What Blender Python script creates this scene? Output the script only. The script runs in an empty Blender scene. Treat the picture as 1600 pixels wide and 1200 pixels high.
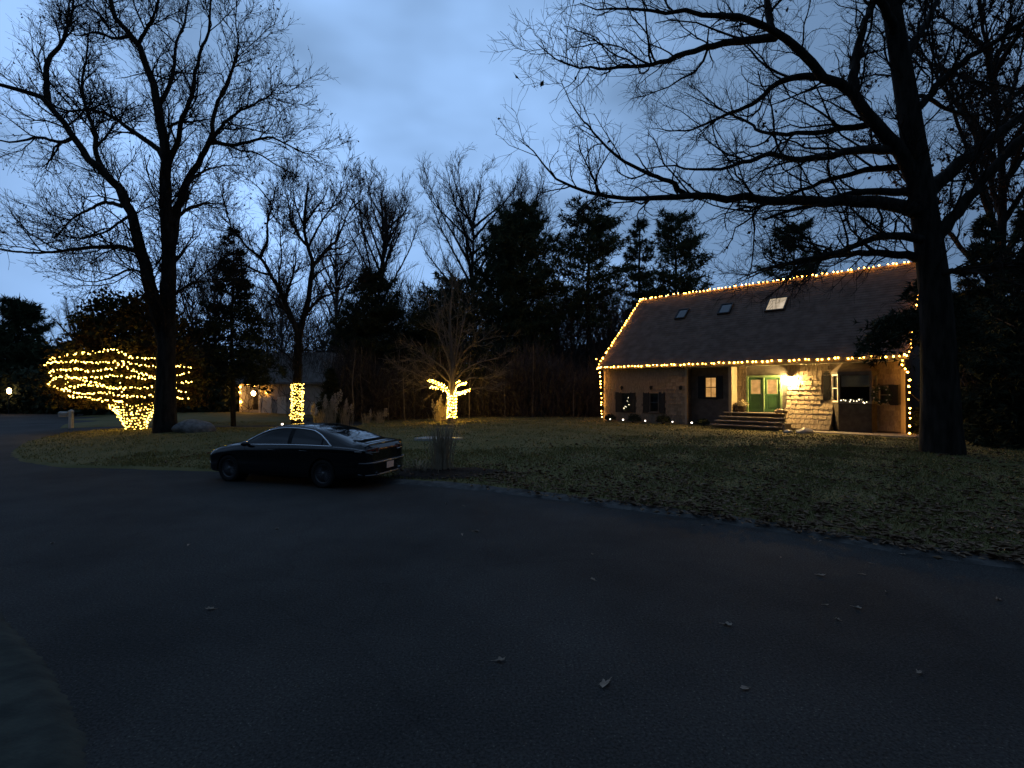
import bpy, math, random
import numpy as np
from mathutils import Vector, Matrix

random.seed(7)
rng = np.random.default_rng(11)
S = bpy.context.scene
COL = S.collection
R = math.radians

# ------------------------------------------------------------------ camera
EYE = 2.3
PITCH = R(0.716)
cam = bpy.data.cameras.new('camera')
cam.sensor_width = 36.0
cam.lens = 18.0
cam.clip_end = 3000
cam.clip_start = 0.05
camo = bpy.data.objects.new('camera', cam)
camo.location = (0, 0, EYE)
camo.rotation_euler = (R(90) + PITCH, 0, 0)
COL.objects.link(camo)
S.camera = camo

# ------------------------------------------------------------------ sky (overcast blue dusk)
SKY_STRENGTH = 1.0
W = bpy.data.worlds.new('World')
S.world = W
W.use_nodes = True
nt = W.node_tree
nt.nodes.clear()
def N(t, **k):
    n = nt.nodes.new(t)
    for a, b in k.items():
        setattr(n, a, b)
    return n
L = nt.links.new
wout = N('ShaderNodeOutputWorld'); bg = N('ShaderNodeBackground')
sky = N('ShaderNodeTexSky', sky_type='NISHITA', sun_disc=False, sun_elevation=R(2.0), sun_rotation=R(160), air_density=1.0, dust_density=0.3, ozone_density=6.0)
tc = N('ShaderNodeTexCoord')
mp = N('ShaderNodeMapping'); mp.inputs['Scale'].default_value = (1.0, 1.0, 2.2); mp.inputs['Location'].default_value = (0.35, 0.1, 0.2)
nz = N('ShaderNodeTexNoise'); nz.inputs['Scale'].default_value = 1.7; nz.inputs['Detail'].default_value = 4.0; nz.inputs['Roughness'].default_value = 0.45
rp = N('ShaderNodeValToRGB')
rp.color_ramp.elements[0].position = 0.38; rp.color_ramp.elements[0].color = (0.215, 0.365, 0.615, 1)
rp.color_ramp.elements[1].position = 0.64; rp.color_ramp.elements[1].color = (0.52, 0.87, 1.50, 1)
sc_ = N('ShaderNodeVectorMath', operation='SCALE'); sc_.inputs['Scale'].default_value = 0.06
mx = N('ShaderNodeMix', data_type='RGBA'); mx.inputs[0].default_value = 0.86
L(tc.outputs['Generated'], mp.inputs[0]); L(mp.outputs[0], nz.inputs['Vector'])
L(nz.outputs['Fac'], rp.inputs[0])
L(sky.outputs[0], sc_.inputs[0])
L(sc_.outputs[0], mx.inputs[6]); L(rp.outputs[0], mx.inputs[7])
# the cloud deck is thinner, so brighter, towards the part of the sky the dusk light comes from
dotn = N('ShaderNodeVectorMath', operation='DOT_PRODUCT'); dotn.inputs[1].default_value = Vector((-0.12, 0.94, 0.36)).normalized()
mr = N('ShaderNodeMapRange'); mr.inputs[1].default_value = 0.3; mr.inputs[2].default_value = 1.0; mr.inputs[3].default_value = 0.27; mr.inputs[4].default_value = 1.04
L(tc.outputs['Generated'], dotn.inputs[0]); L(dotn.outputs['Value'], mr.inputs[0])
ml = N('ShaderNodeVectorMath', operation='SCALE')
L(mx.outputs[2], ml.inputs[0]); L(mr.outputs[0], ml.inputs['Scale'])
L(ml.outputs[0], bg.inputs['Color']); bg.inputs['Strength'].default_value = SKY_STRENGTH
L(bg.outputs[0], wout.inputs[0])

sun = bpy.data.lights.new('sun', 'SUN'); sun.energy = 0.01; sun.angle = R(40); sun.color = (0.75, 0.85, 1.0)
suno = bpy.data.objects.new('sun', sun); suno.rotation_euler = (R(-60), 0, R(-20)); suno.location = (0, 0, 40); COL.objects.link(suno)

S.view_settings.view_transform = 'Standard'; S.view_settings.look = 'None'
S.view_settings.exposure = 0.0; S.view_settings.gamma = 1.0; S.view_settings.use_curve_mapping = False
S.render.engine = 'CYCLES'
S.cycles.use_denoising = True
S.cycles.max_bounces = 5; S.cycles.transparent_max_bounces = 6
S.cycles.sample_clamp_indirect = 4.0
S.cycles.use_light_tree = True

# ------------------------------------------------------------------ pixel <-> place helpers (photo pixels, 1600 x 1200)
def ray(px, py):
    dx, dz = (px - 800) / 800.0, (600 - py) / 800.0
    c, s = math.cos(PITCH), math.sin(PITCH)
    return np.array([dx, c - s * dz, s + c * dz])
def at(px, py, Y):
    r = ray(px, py)
    return np.array([0, 0, EYE]) + r * (Y / r[1])
def hit(px, py, p0, nrm):
    r = ray(px, py); o = np.array([0, 0, EYE])
    return o + r * (np.dot(np.asarray(p0) - o, nrm) / np.dot(r, nrm))
def onz(px, py, z=0.0):
    return hit(px, py, (0, 0, z), np.array([0, 0, 1.0]))

# ------------------------------------------------------------------ materials
def mat(name, c, rough=0.8, c2=None, scale=6.0, bump=0.0, bscale=None, spec=0.3, metal=0.0, coat=0.0, detail=5.0, stretch=None, lo=0.35, hi=0.65, objcol=0.0):
    m = bpy.data.materials.new(name); m.use_nodes = True
    t = m.node_tree; b = t.nodes['Principled BSDF']
    b.inputs['Roughness'].default_value = rough; b.inputs['Specular IOR Level'].default_value = spec
    b.inputs['Metallic'].default_value = metal; b.inputs['Coat Weight'].default_value = coat
    b.inputs['Base Color'].default_value = (*c, 1)
    tcx = t.nodes.new('ShaderNodeTexCoord'); vec = tcx.outputs['Object']
    if stretch:
        mpp = t.nodes.new('ShaderNodeMapping'); mpp.inputs['Scale'].default_value = stretch
        t.links.new(vec, mpp.inputs[0]); vec = mpp.outputs[0]
    if c2 is not None:
        nn = t.nodes.new('ShaderNodeTexNoise'); nn.inputs['Scale'].default_value = scale; nn.inputs['Detail'].default_value = detail
        t.links.new(vec, nn.inputs['Vector'])
        r_ = t.nodes.new('ShaderNodeValToRGB'); r_.color_ramp.elements[0].position = lo; r_.color_ramp.elements[1].position = hi
        r_.color_ramp.elements[0].color = (*c, 1); r_.color_ramp.elements[1].color = (*c2, 1)
        t.links.new(nn.outputs['Fac'], r_.inputs[0])
        out = r_.outputs[0]
        if objcol:
            oi = t.nodes.new('ShaderNodeObjectInfo'); mr_ = t.nodes.new('ShaderNodeMapRange')
            mr_.inputs[3].default_value = 1 - objcol; mr_.inputs[4].default_value = 1 + objcol
            vm = t.nodes.new('ShaderNodeVectorMath'); vm.operation = 'SCALE'
            t.links.new(oi.outputs['Random'], mr_.inputs[0]); t.links.new(out, vm.inputs[0]); t.links.new(mr_.outputs[0], vm.inputs['Scale'])
            out = vm.outputs[0]
        t.links.new(out, b.inputs['Base Color'])
    if bump:
        n2 = t.nodes.new('ShaderNodeTexNoise'); n2.inputs['Scale'].default_value = bscale or scale * 3; n2.inputs['Detail'].default_value = 4
        t.links.new(vec, n2.inputs['Vector'])
        bp = t.nodes.new('ShaderNodeBump'); bp.inputs['Strength'].default_value = bump; bp.inputs['Distance'].default_value = 0.02
        t.links.new(n2.outputs['Fac'], bp.inputs['Height']); t.links.new(bp.outputs[0], b.inputs['Normal'])
    return m
def emit(name, c, s):
    m = bpy.data.materials.new(name); m.use_nodes = True
    b = m.node_tree.nodes['Principled BSDF']
    b.inputs['Base Color'].default_value = (0.5, 0.45, 0.35, 1)
    b.inputs['Emission Color'].default_value = (*c, 1); b.inputs['Emission Strength'].default_value = s
    if 'bulb' in name:                      # bulbs differ a little in brightness
        t = m.node_tree; oi = t.nodes.new('ShaderNodeObjectInfo'); r_ = t.nodes.new('ShaderNodeMapRange'); r_.inputs[3].default_value = s * .45; r_.inputs[4].default_value = s * 1.5
        t.links.new(oi.outputs['Random'], r_.inputs[0]); t.links.new(r_.outputs[0], b.inputs['Emission Strength'])
    return m
M = {}
M['asphalt'] = None
M['bark'] = mat('bark', (0.012, 0.011, 0.0095), 0.95, (0.036, 0.032, 0.027), 7, 0.8, 22, stretch=(1, 1, .22), spec=.1)
M['bark_pale'] = mat('pale_bark', (0.11, 0.095, 0.075), 0.95, (0.19, 0.16, 0.125), 7, 0.5, 22, stretch=(1, 1, .3), spec=.1)
M['twig'] = mat('twig', (0.018, 0.015, 0.013), 0.95, (0.035, 0.03, 0.025), 3, spec=.05)
M['twig_grey'] = mat('grey_twig', (0.06, 0.05, 0.045), 0.95, (0.10, 0.086, 0.076), 3, spec=.05)
M['needle'] = mat('pine_needle', (0.03, 0.046, 0.024), 0.9, (0.065, 0.085, 0.045), 1.5, spec=.1)
M['needle_dark'] = mat('spruce_needle', (0.024, 0.032, 0.02), 0.9, (0.05, 0.062, 0.036), 1.5, spec=.1)
M['russet'] = mat('russet_leaf', (0.07, 0.040, 0.013), 0.85, (0.07, 0.066, 0.02), 1.3, spec=.1, lo=.4, hi=.6)
M_ROAD = mat('pale_dry_leaf', (0.24, 0.185, 0.135), 0.8, (0.42, 0.34, 0.265), 9, spec=.15)
M['road_leaf'] = M_ROAD
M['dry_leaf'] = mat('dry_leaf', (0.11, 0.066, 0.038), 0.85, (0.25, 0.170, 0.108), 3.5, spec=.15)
M['oak_leaf'] = mat('hanging_dead_leaf', (0.045, 0.03, 0.018), 0.9, (0.08, 0.05, 0.03), 3, spec=.1)
M['lawn'] = mat('lawn', (0.125, 0.115, 0.044), 0.95, (0.18, 0.15, 0.066), 0.9, 0.7, 30, detail=8, spec=.1)
M['blade'] = mat('grass_blade', (0.155, 0.148, 0.05), 0.9, (0.235, 0.20, 0.082), 1.2, detail=8, spec=.15)
M['mulch'] = mat('mulch', (0.018, 0.013, 0.010), 0.95, (0.05, 0.036, 0.027), 14, 1.0, 40, spec=.1)
M['white_trim'] = mat('white_trim', (0.62, 0.58, 0.5), 0.6, (0.72, 0.68, 0.6), 5, 0.1, 30)
M['pale_wood'] = mat('pale_wood', (0.30, 0.25, 0.17), 0.8, (0.42, 0.35, 0.25), 5, 0.4, 20, stretch=(1, 1, .12))
M['shingle'] = mat('cedar_shingle', (0.225, 0.175, 0.125), 0.9, (0.31, 0.25, 0.18), 9.0, 0.2, 40, objcol=.22, stretch=(2.5, 2.5, .7), spec=.15)
M['wall'] = mat('shingle_backing', (0.10, 0.078, 0.06), 0.9, (0.15, 0.12, 0.09), 5, 0.3, spec=.15)
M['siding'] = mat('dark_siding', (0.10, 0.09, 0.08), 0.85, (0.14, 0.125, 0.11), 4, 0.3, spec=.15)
M['shaded_wall'] = mat('shaded_shingle', (0.045, 0.037, 0.03), 0.9, (0.07, 0.058, 0.047), 5, 0.3, spec=.15)  # shade at the bay's base put into a darker shingle colour
M['roof'] = mat('roof_shingle', (0.125, 0.082, 0.062), 0.95, (0.185, 0.125, 0.096), 2.2, 0.8, 25, detail=8, spec=.15)
M['roof_grey'] = mat('grey_roof', (0.16, 0.14, 0.125), 0.95, (0.24, 0.21, 0.19), 2, 0.5, 20, spec=.15)
M['black_paint'] = mat('black_paint', (0.012, 0.012, 0.013), 0.6, (0.02, 0.02, 0.02), 6)
M['green_door'] = mat('green_paint', (0.05, 0.125, 0.05), 0.5, (0.065, 0.155, 0.062), 4, 0.05, 25)
M['green_trim'] = mat('pale_green_paint', (0.20, 0.31, 0.15), 0.5, (0.25, 0.37, 0.18), 4)
M['step'] = mat('weathered_board', (0.16, 0.14, 0.12), 0.85, (0.27, 0.24, 0.205), 6, 0.4, 25, stretch=(.25, 3, 3))
M['stone'] = mat('granite', (0.11, 0.11, 0.105), 0.9, (0.26, 0.25, 0.24), 5, 0.8, 14)
M['pale_stone'] = mat('pale_stone', (0.36, 0.34, 0.3), 0.42, (0.5, 0.47, 0.42), 5, 0.3, 14)
M['concrete'] = mat('concrete', (0.28, 0.25, 0.21), 0.9, (0.36, 0.33, 0.28), 5, 0.3, 20)
M['plume'] = mat('grass_plume', (0.34, 0.29, 0.23), 0.9, (0.46, 0.4, 0.33), 5)
M['straw'] = mat('dry_straw', (0.30, 0.24, 0.16), 0.9, (0.44, 0.36, 0.25), 5)
M['car_paint'] = mat('black_car_paint', (0.004, 0.0045, 0.006), 0.12, spec=.4, coat=.5)
M['chrome'] = mat('chrome', (0.7, 0.7, 0.7), 0.18, metal=1.0)
M['rubber'] = mat('tyre_rubber', (0.012, 0.012, 0.012), 0.85, (0.02, 0.02, 0.02), 20)
M['rim'] = mat('alloy_rim', (0.16, 0.16, 0.17), 0.35, metal=.9)
M['red_lens'] = mat('red_lens', (0.12, 0.006, 0.005), 0.12, spec=.6, coat=.7)
M['lens'] = mat('clear_lens', (0.25, 0.25, 0.25), 0.1, spec=.6, coat=1)
M['plate'] = mat('plate_white', (0.62, 0.5, 0.45), 0.5, (0.7, 0.56, 0.5), 10)
M['red_print'] = mat('red_print', (0.3, 0.05, 0.05), 0.5)
M['dark_glass'] = mat('dark_glass', (0.008, 0.01, 0.012), 0.05, spec=.6)
M['pot'] = mat('dark_pot', (0.05, 0.04, 0.032), 0.8, (0.08, 0.06, 0.05), 6)
M['flower'] = mat('pale_flower', (0.4, 0.34, 0.2), 0.8, (0.55, 0.48, 0.3), 12)
M['cord'] = mat('light_cord', (0.015, 0.018, 0.012), 0.7)
M['house_bulb'] = emit('house_bulb_glow', (1.0, 0.42, 0.052), 56)
M['tree_bulb'] = emit('tree_bulb_glow', (1.0, 0.60, 0.10), 16)
M['bough_bulb'] = emit('bough_bulb_glow', (1.0, 0.56, 0.07), 62)
M['white_bulb'] = emit('white_bulb_glow', (1.0, 0.86, 0.7), 5)
M['xmas_bulb'] = emit('indoor_bulb_glow', (1.0, 0.85, 0.55), 4)
M['porch_glow'] = emit('porch_lantern_glow', (1.0, 0.64, 0.22), 1700)
M['lamp_glow'] = emit('far_lamp_glow', (1.0, 0.6, 0.25), 40)

def lit_pane(name, c, s, scale=5):
    m = bpy.data.materials.new(name); m.use_nodes = True
    t = m.node_tree; b = t.nodes['Principled BSDF']; b.inputs['Roughness'].default_value = .3
    b.inputs['Base Color'].default_value = (.05, .04, .03, 1)
    tcx = t.nodes.new('ShaderNodeTexCoord'); nn = t.nodes.new('ShaderNodeTexNoise'); nn.inputs['Scale'].default_value = scale
    t.links.new(tcx.outputs['Object'], nn.inputs['Vector'])
    r_ = t.nodes.new('ShaderNodeValToRGB'); r_.color_ramp.elements[0].position = .3; r_.color_ramp.elements[1].position = .7
    r_.color_ramp.elements[0].color = (c[0] * .55, c[1] * .5, c[2] * .4, 1); r_.color_ramp.elements[1].color = (*c, 1)
    t.links.new(nn.outputs['Fac'], r_.inputs[0]); t.links.new(r_.outputs[0], b.inputs['Emission Color'])
    b.inputs['Emission Strength'].default_value = s
    return m
M['lit_window'] = lit_pane('lit_curtain', (1.0, 0.52, 0.16), 0.75, 4)
M['lit_skylight'] = lit_pane('lit_skylight', (1.0, 0.8, 0.55), 0.62, 2)
M['far_window'] = lit_pane('far_lit_window', (1.0, 0.5, 0.18), 2.2, 2)
def clear_glass():
    m = bpy.data.materials.new('window_glass'); m.use_nodes = True
    t = m.node_tree; t.nodes.clear()
    o = t.nodes.new('ShaderNodeOutputMaterial'); tr = t.nodes.new('ShaderNodeBsdfTransparent'); gl = t.nodes.new('ShaderNodeBsdfGlossy')
    gl.inputs['Roughness'].default_value = .03; tr.inputs[0].default_value = (.85, .87, .86, 1)
    fr = t.nodes.new('ShaderNodeFresnel'); fr.inputs[0].default_value = 1.5; mxs = t.nodes.new('ShaderNodeMixShader')
    t.links.new(fr.outputs[0], mxs.inputs[0]); t.links.new(tr.outputs[0], mxs.inputs[1]); t.links.new(gl.outputs[0], mxs.inputs[2]); t.links.new(mxs.outputs[0], o.inputs[0])
    return m
M['glass'] = clear_glass()

def asphalt():
    m = bpy.data.materials.new('asphalt'); m.use_nodes = True
    t = m.node_tree; b = t.nodes['Principled BSDF']; tcx = t.nodes.new('ShaderNodeTexCoord'); v = tcx.outputs['Object']; lk = t.links.new
    def nse(s, d=6, r=.55):
        n = t.nodes.new('ShaderNodeTexNoise'); n.inputs['Scale'].default_value = s; n.inputs['Detail'].default_value = d; n.inputs['Roughness'].default_value = r; lk(v, n.inputs['Vector']); return n
    def ramp(src, p0, p1, c0, c1):
        r = t.nodes.new('ShaderNodeValToRGB'); r.color_ramp.elements[0].position = p0; r.color_ramp.elements[1].position = p1
        r.color_ramp.elements[0].color = (*c0, 1); r.color_ramp.elements[1].color = (*c1, 1); lk(src, r.inputs[0]); return r.outputs[0]
    def mul(a, b_):
        mm = t.nodes.new('ShaderNodeVectorMath'); mm.operation = 'MULTIPLY'; lk(a, mm.inputs[0]); lk(b_, mm.inputs[1]); return mm.outputs[0]
    a = nse(.3, 7, .6); f = nse(45, 4, .7); w = nse(2.2)
    col = ramp(a.outputs['Fac'], .36, .66, (.024, .0242, .0235), (.050, .0495, .0475))
    col = mul(col, ramp(f.outputs['Fac'], .32, .70, (.35, .35, .35), (1.9, 1.87, 1.8)))
    # pale stones of the aggregate
    vo = t.nodes.new('ShaderNodeTexVoronoi'); vo.inputs['Scale'].default_value = 30; lk(v, vo.inputs['Vector'])
    col = mul(col, ramp(vo.outputs['Distance'], .08, .22, (2.4, 2.3, 2.1), (1, 1, 1)))
    # wandering cracks
    wn = nse(.8, 5, .6); ad = t.nodes.new('ShaderNodeMix'); ad.data_type = 'RGBA'; ad.inputs[0].default_value = .42; lk(v, ad.inputs[6]); lk(wn.outputs['Color'], ad.inputs[7])
    vc = t.nodes.new('ShaderNodeTexVoronoi'); vc.feature = 'DISTANCE_TO_EDGE'; vc.inputs['Scale'].default_value = .42; lk(ad.outputs[2], vc.inputs['Vector'])
    col = mul(col, ramp(vc.outputs['Distance'], .001, .005, (.82, .82, .82), (1, 1, 1)))
    lk(col, b.inputs['Base Color'])
    rr = t.nodes.new('ShaderNodeMapRange'); rr.inputs[3].default_value = .82; rr.inputs[4].default_value = .98; lk(w.outputs['Fac'], rr.inputs[0]); lk(rr.outputs[0], b.inputs['Roughness'])
    b.inputs['Specular IOR Level'].default_value = .16
    bp = t.nodes.new('ShaderNodeBump'); bp.inputs['Strength'].default_value = .8; bp.inputs['Distance'].default_value = .012; lk(f.outputs['Fac'], bp.inputs['Height']); lk(bp.outputs[0], b.inputs['Normal'])
    return m
M['asphalt'] = asphalt()
M['berm'] = mat('asphalt_berm', (.045, .043, .04), .9, (.11, .104, .094), 5, .9, 40, detail=9)

# ------------------------------------------------------------------ object helpers
def link(o, parent=None):
    COL.objects.link(o)
    if parent is not None: o.parent = parent
    return o
def tag(o, label=None, cat=None, group=None, kind=None):
    if label: o['label'] = label
    if cat: o['category'] = cat
    if group: o['group'] = group
    if kind: o['kind'] = kind
    return o
def thing(name, label, cat, loc=(0, 0, 0), rz=0.0, group=None):
    o = bpy.data.objects.new(name, None); o.location = tuple(float(a) for a in loc); o.rotation_euler = (0, 0, rz); o.empty_display_size = .3
    link(o); return tag(o, label, cat, group)

class MB:
    """collects polygons (numpy or lists) and links them as ONE mesh"""
    def __init__(self): self.V = []; self.F = []; self.n = 0
    def add(self, V, F):
        V = np.asarray(V, float).reshape(-1, 3)
        self.V.append(V); 
        F = np.asarray(F, int)
        self.F.append(F + self.n); self.n += len(V); return self
    def poly(self, V):
        self.add(V, [list(range(len(V)))]); return self
    def box(self, a, b, rot=None, org=None):
        a = np.minimum(a, b), np.maximum(a, b)
        x0, y0, z0 = a[0]; x1, y1, z1 = a[1]
        V = np.array([(x0, y0, z0), (x1, y0, z0), (x1, y1, z0), (x0, y1, z0), (x0, y0, z1), (x1, y0, z1), (x1, y1, z1), (x0, y1, z1)])
        if rot is not None:
            V = (V - org) @ rot.T + org
        return self.hexa(V)
    def hexa(self, V):
        return self.add(V, [(0, 3, 2, 1), (4, 5, 6, 7), (0, 1, 5, 4), (1, 2, 6, 5), (2, 3, 7, 6), (3, 0, 4, 7)])
    def lathe(self, c, prof, n=12, axis='z'):
        prof = np.asarray(prof, float); k = len(prof)
        th = np.linspace(0, 2 * np.pi, n, endpoint=False)
        x = prof[:, None, 0] * np.cos(th); y = prof[:, None, 0] * np.sin(th); z = np.repeat(prof[:, None, 1], n, 1)
        P = {'z': (x, y, z), 'y': (x, z, y), 'x': (z, x, y)}[axis]
        V = np.stack(P, -1).reshape(-1, 3) + np.asarray(c)
        i = np.arange(k - 1)[:, None] * n; j = np.arange(n)[None]; j2 = (j + 1) % n
        F = np.stack([i + j, i + j2, i + n + j2, i + n + j], -1).reshape(-1, 4)
        return self.add(V, F)
    def tube(self, P, r, n=6):
        P = np.asarray(P, float); Rr = np.full(len(P), r) if np.isscalar(r) else np.asarray(r, float)
        V, F = tubes(P[None], Rr[None], n); return self.add(V, F)
    def ico(self, c, r, sub=1, scale=(1, 1, 1)):
        V, F = ICO[sub]; return self.add(V * r * np.asarray(scale) + np.asarray(c), F)
    def build(self, name, m, parent=None, smooth=False, data_only=False):
        me = bpy.data.meshes.new(name)
        V = np.concatenate(self.V) if self.V else np.zeros((0, 3))
        me.vertices.add(len(V)); me.vertices.foreach_set('co', V.astype(np.float32).ravel())
        idx = []; tot = []
        for F in self.F:
            idx.append(F.ravel()); tot.append(np.full(len(F), F.shape[1]))
        idx = np.concatenate(idx).astype(np.int32); tot = np.concatenate(tot).astype(np.int32)
        st = np.concatenate([[0], np.cumsum(tot)[:-1]]).astype(np.int32)
        me.loops.add(len(idx)); me.loops.foreach_set('vertex_index', idx)
        me.polygons.add(len(tot)); me.polygons.foreach_set('loop_start', st); me.polygons.foreach_set('loop_total', tot)
        me.polygons.foreach_set('use_smooth', np.full(len(tot), smooth))
        me.update(calc_edges=True); me.validate()
        me.materials.append(m)
        if data_only: return me
        return link(bpy.data.objects.new(name, me), parent)

def _icos():
    import bmesh
    out = {}
    for s in (1, 2, 3):
        b = bmesh.new(); bmesh.ops.create_icosphere(b, subdivisions=s, radius=1)
        out[s] = (np.array([v.co[:] for v in b.verts]), np.array([[v.index for v in f.verts] for f in b.faces])); b.free()
    return out
def nrm(a):
    return a / np.maximum(np.linalg.norm(a, axis=-1, keepdims=True), 1e-9)
def tubes(P, Rr, n):
    """P [m,k,3], R [m,k] -> verts, quad faces"""
    m, k, _ = P.shape
    T = np.gradient(P, axis=1); T = nrm(T)
    ref = np.where(np.abs(T[:, :1, 2:3]) > .9, np.array([1., 0, 0]), np.array([0, 0, 1.]))
    U = nrm(np.cross(T, np.broadcast_to(ref, T.shape))); Vv = np.cross(T, U)
    th = np.linspace(0, 2 * np.pi, n, endpoint=False)
    ring = U[:, :, None, :] * np.cos(th)[None, None, :, None] + Vv[:, :, None, :] * np.sin(th)[None, None, :, None]
    V = P[:, :, None, :] + ring * Rr[:, :, None, None]
    base = (np.arange(m)[:, None, None] * k + np.arange(k - 1)[None, :, None]) * n
    j = np.arange(n)[None, None]; j2 = (j + 1) % n
    F = np.stack([base + j, base + j2, base + n + j2, base + n + j], -1).reshape(-1, 4)
    return V.reshape(-1, 3), F
ICO = _icos()

def resample(P, k):
    """Catmull-Rom through control points, k samples evenly by length"""
    P = np.asarray(P, float); Q = np.vstack([2 * P[0] - P[1], P, 2 * P[-1] - P[-2]]); out = []
    for i in range(1, len(Q) - 2):
        t = np.linspace(0, 1, 12, endpoint=False)[:, None]
        a, b, c, d = Q[i - 1], Q[i], Q[i + 1], Q[i + 2]
        out.append(.5 * (2 * b + (c - a) * t + (2 * a - 5 * b + 4 * c - d) * t ** 2 + (3 * b - a - 3 * c + d) * t ** 3))
    out = np.vstack(out + [P[-1:]])
    s = np.concatenate([[0], np.cumsum(np.linalg.norm(np.diff(out, axis=0), axis=1))])
    u = np.linspace(0, s[-1], k)
    return np.stack([np.interp(u, s, out[:, i]) for i in range(out.shape[1])], 1)

# ------------------------------------------------------------------ bare tree growth
def spawn(P, Rr, spacing, lmin, lmax, ang, k, up=0.0, jit=.18, t0=.15, rr=.6, rlen=.012, rmin=.004, taper=.35, lenfall=.5, out=None):
    """children of a level of branches; all vectorised"""
    m, kk, _ = P.shape
    seg = np.linalg.norm(np.diff(P, axis=1), axis=2).sum(1)
    n = np.maximum(1, rng.poisson(seg * (1 - t0) / spacing))
    par = np.repeat(np.arange(m), n); t = t0 + (1 - t0) * rng.random(len(par))
    f = t * (kk - 1); i = np.minimum(f.astype(int), kk - 2); w = (f - i)[:, None]
    pos = P[par, i] * (1 - w) + P[par, i + 1] * w
    tan = nrm(P[par, i + 1] - P[par, i])
    rp_ = Rr[par, i] * (1 - w[:, 0]) + Rr[par, i + 1] * w[:, 0]
    rd = nrm(rng.normal(size=(len(par), 3))); perp = nrm(rd - tan * (rd * tan).sum(1, keepdims=True))
    a = np.radians(rng.normal(ang, 12, len(par)))[:, None]
    d = nrm(tan * np.cos(a) + perp * np.sin(a) + np.array([0, 0, up]))
    ln = (lmin + (lmax - lmin) * rng.random(len(par))) * (1 - lenfall * t)
    C = np.empty((len(par), k, 3)); C[:, 0] = pos
    for q in range(1, k):
        C[:, q] = C[:, q - 1] + d * (ln / (k - 1))[:, None]
        d = nrm(d + rng.normal(size=d.shape) * jit + np.array([0, 0, up * .35]))
    r0 = np.clip(np.minimum(rp_ * rr, ln * rlen + rmin), rmin, None)
    CR = r0[:, None] * np.linspace(1, taper, k)[None]
    return C, np.maximum(CR, rmin * .6)

def leaf_quads(pts, size, rs, droop=0.0):
    """folded pointed leaves: 2 triangles hinged along the midrib"""
    n = len(pts); d = nrm(rs.normal(size=(n, 3)) + np.array([0, 0, -droop])); o = nrm(np.cross(d, rs.normal(size=(n, 3)))); u = np.cross(d, o)
    s = (size * rs.uniform(.6, 1.3, n))[:, None]
    a = pts; b = pts + d * s * .55 + o * s * .36 + u * s * .12; c = pts + d * s; e = pts + d * s * .55 - o * s * .36 + u * s * .12
    V = np.stack([a, b, c, e], 1).reshape(-1, 3); i = np.arange(n)[:, None] * 4
    return V, np.concatenate([i + np.array([[0, 1, 2]]), i + np.array([[0, 2, 3]])])

def bare_tree(parent, base, limbs, levels, twig_m='twig', bark_m='bark', leaves=0, leaf_size=.1, sides=9, trunk_n=1, leaf_part='dead_leaves', low=.6):
    """limbs: list of (points Nx3, r0, r1); the first trunk_n make the trunk"""
    tr = MB(); P1 = []; R1 = []
    K = 26
    for q, (pts, r0, r1) in enumerate(limbs):
        c = resample(pts, K) - base
        if q >= trunk_n: c[1:] += rng.normal(size=(K - 1, 3)) * r0 * .12
        rad = r0 + (r1 - r0) * np.linspace(0, 1, K) ** .8
        if q == 0:
            rad = rad * (1 + .10 * np.exp(-np.linspace(0, 18, K)))
        V, F = tubes(c[None], rad[None], sides if r0 > .05 else 6)
        tr.add(V, F)
        if q >= trunk_n or trunk_n == 1: P1.append(c); R1.append(rad)
    P = np.array(P1); Rr = np.array(R1)
    tr.build('trunk', M[bark_m], parent, True)
    cr = MB(); last = None; allP = [(P, Rr)]
    for q, lv in enumerate(levels):
        kw = dict(lv); sd = kw.pop('sides', 3)
        P, Rr = spawn(P, Rr, **kw)
        ok = (P[:, :, 2].min(1) > low)
        P, Rr = P[ok], Rr[ok]
        V, F = tubes(P, Rr, sd); cr.add(V, F); last = P
    cr.build('crown', M[twig_m], parent)
    if leaves:
        ii = rng.integers(0, len(last), leaves); pts = last[ii, -1] * .6 + last[ii, 1] * .4
        V, F = leaf_quads(pts, leaf_size, rng, .8)
        MB().add(V, F).build(leaf_part, M['oak_leaf'], parent)

# ------------------------------------------------------------------ ground
LAWN_EDGE = [(-13.3, 15.3), (-11.1, 15.05), (-8.4, 14.5), (-5.8, 13.85), (-3.26, 13.05), (-1.61, 12.5), (-.33, 11.87), (.74, 11.25), (1.36, 10.85), (2.97, 9.75), (4.06, 8.95),
             (4.85, 8.25), (5.64, 7.55), (6.5, 6.95), (9, 5.4), (14, 3.2), (30, -2), (130, -10)]
MAIN = LAWN_EDGE + [(130, 160), (-52, 160), (-52, 63), (-27.4, 31.0), (-25.4, 32.6), (-20.5, 33.2), (-14.4, 33.8), (-15.5, 36.5), (-18.2, 43.2), (-14.0, 43.2), (-10.6, 36.5), (-9.6, 32.6), (-12.5, 31.9), (-16, 31.6),
                    (-21.6, 31.0), (-23.9, 29.8), (-24.0, 27.4), (-21.6, 22.8), (-18.8, 19.2), (-16, 16.6)]
VERGE = [(-14, 8.0), (-8.5, 6.6), (-6.4, 5.95), (-5.33, 5.33), (-4.34, 4.63), (-3.85, 4.26), (-3.52, 3.98), (-3.23, 3.74), (-2.86, 3.41), (-2.59, 3.12), (-2.3, 2.3), (-2.2, 1.0), (-2.2, -14), (-20, -14)]
FARLEFT = [(-130, 30), (-62, 52), (-60, 160), (-130, 160)]
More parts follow.
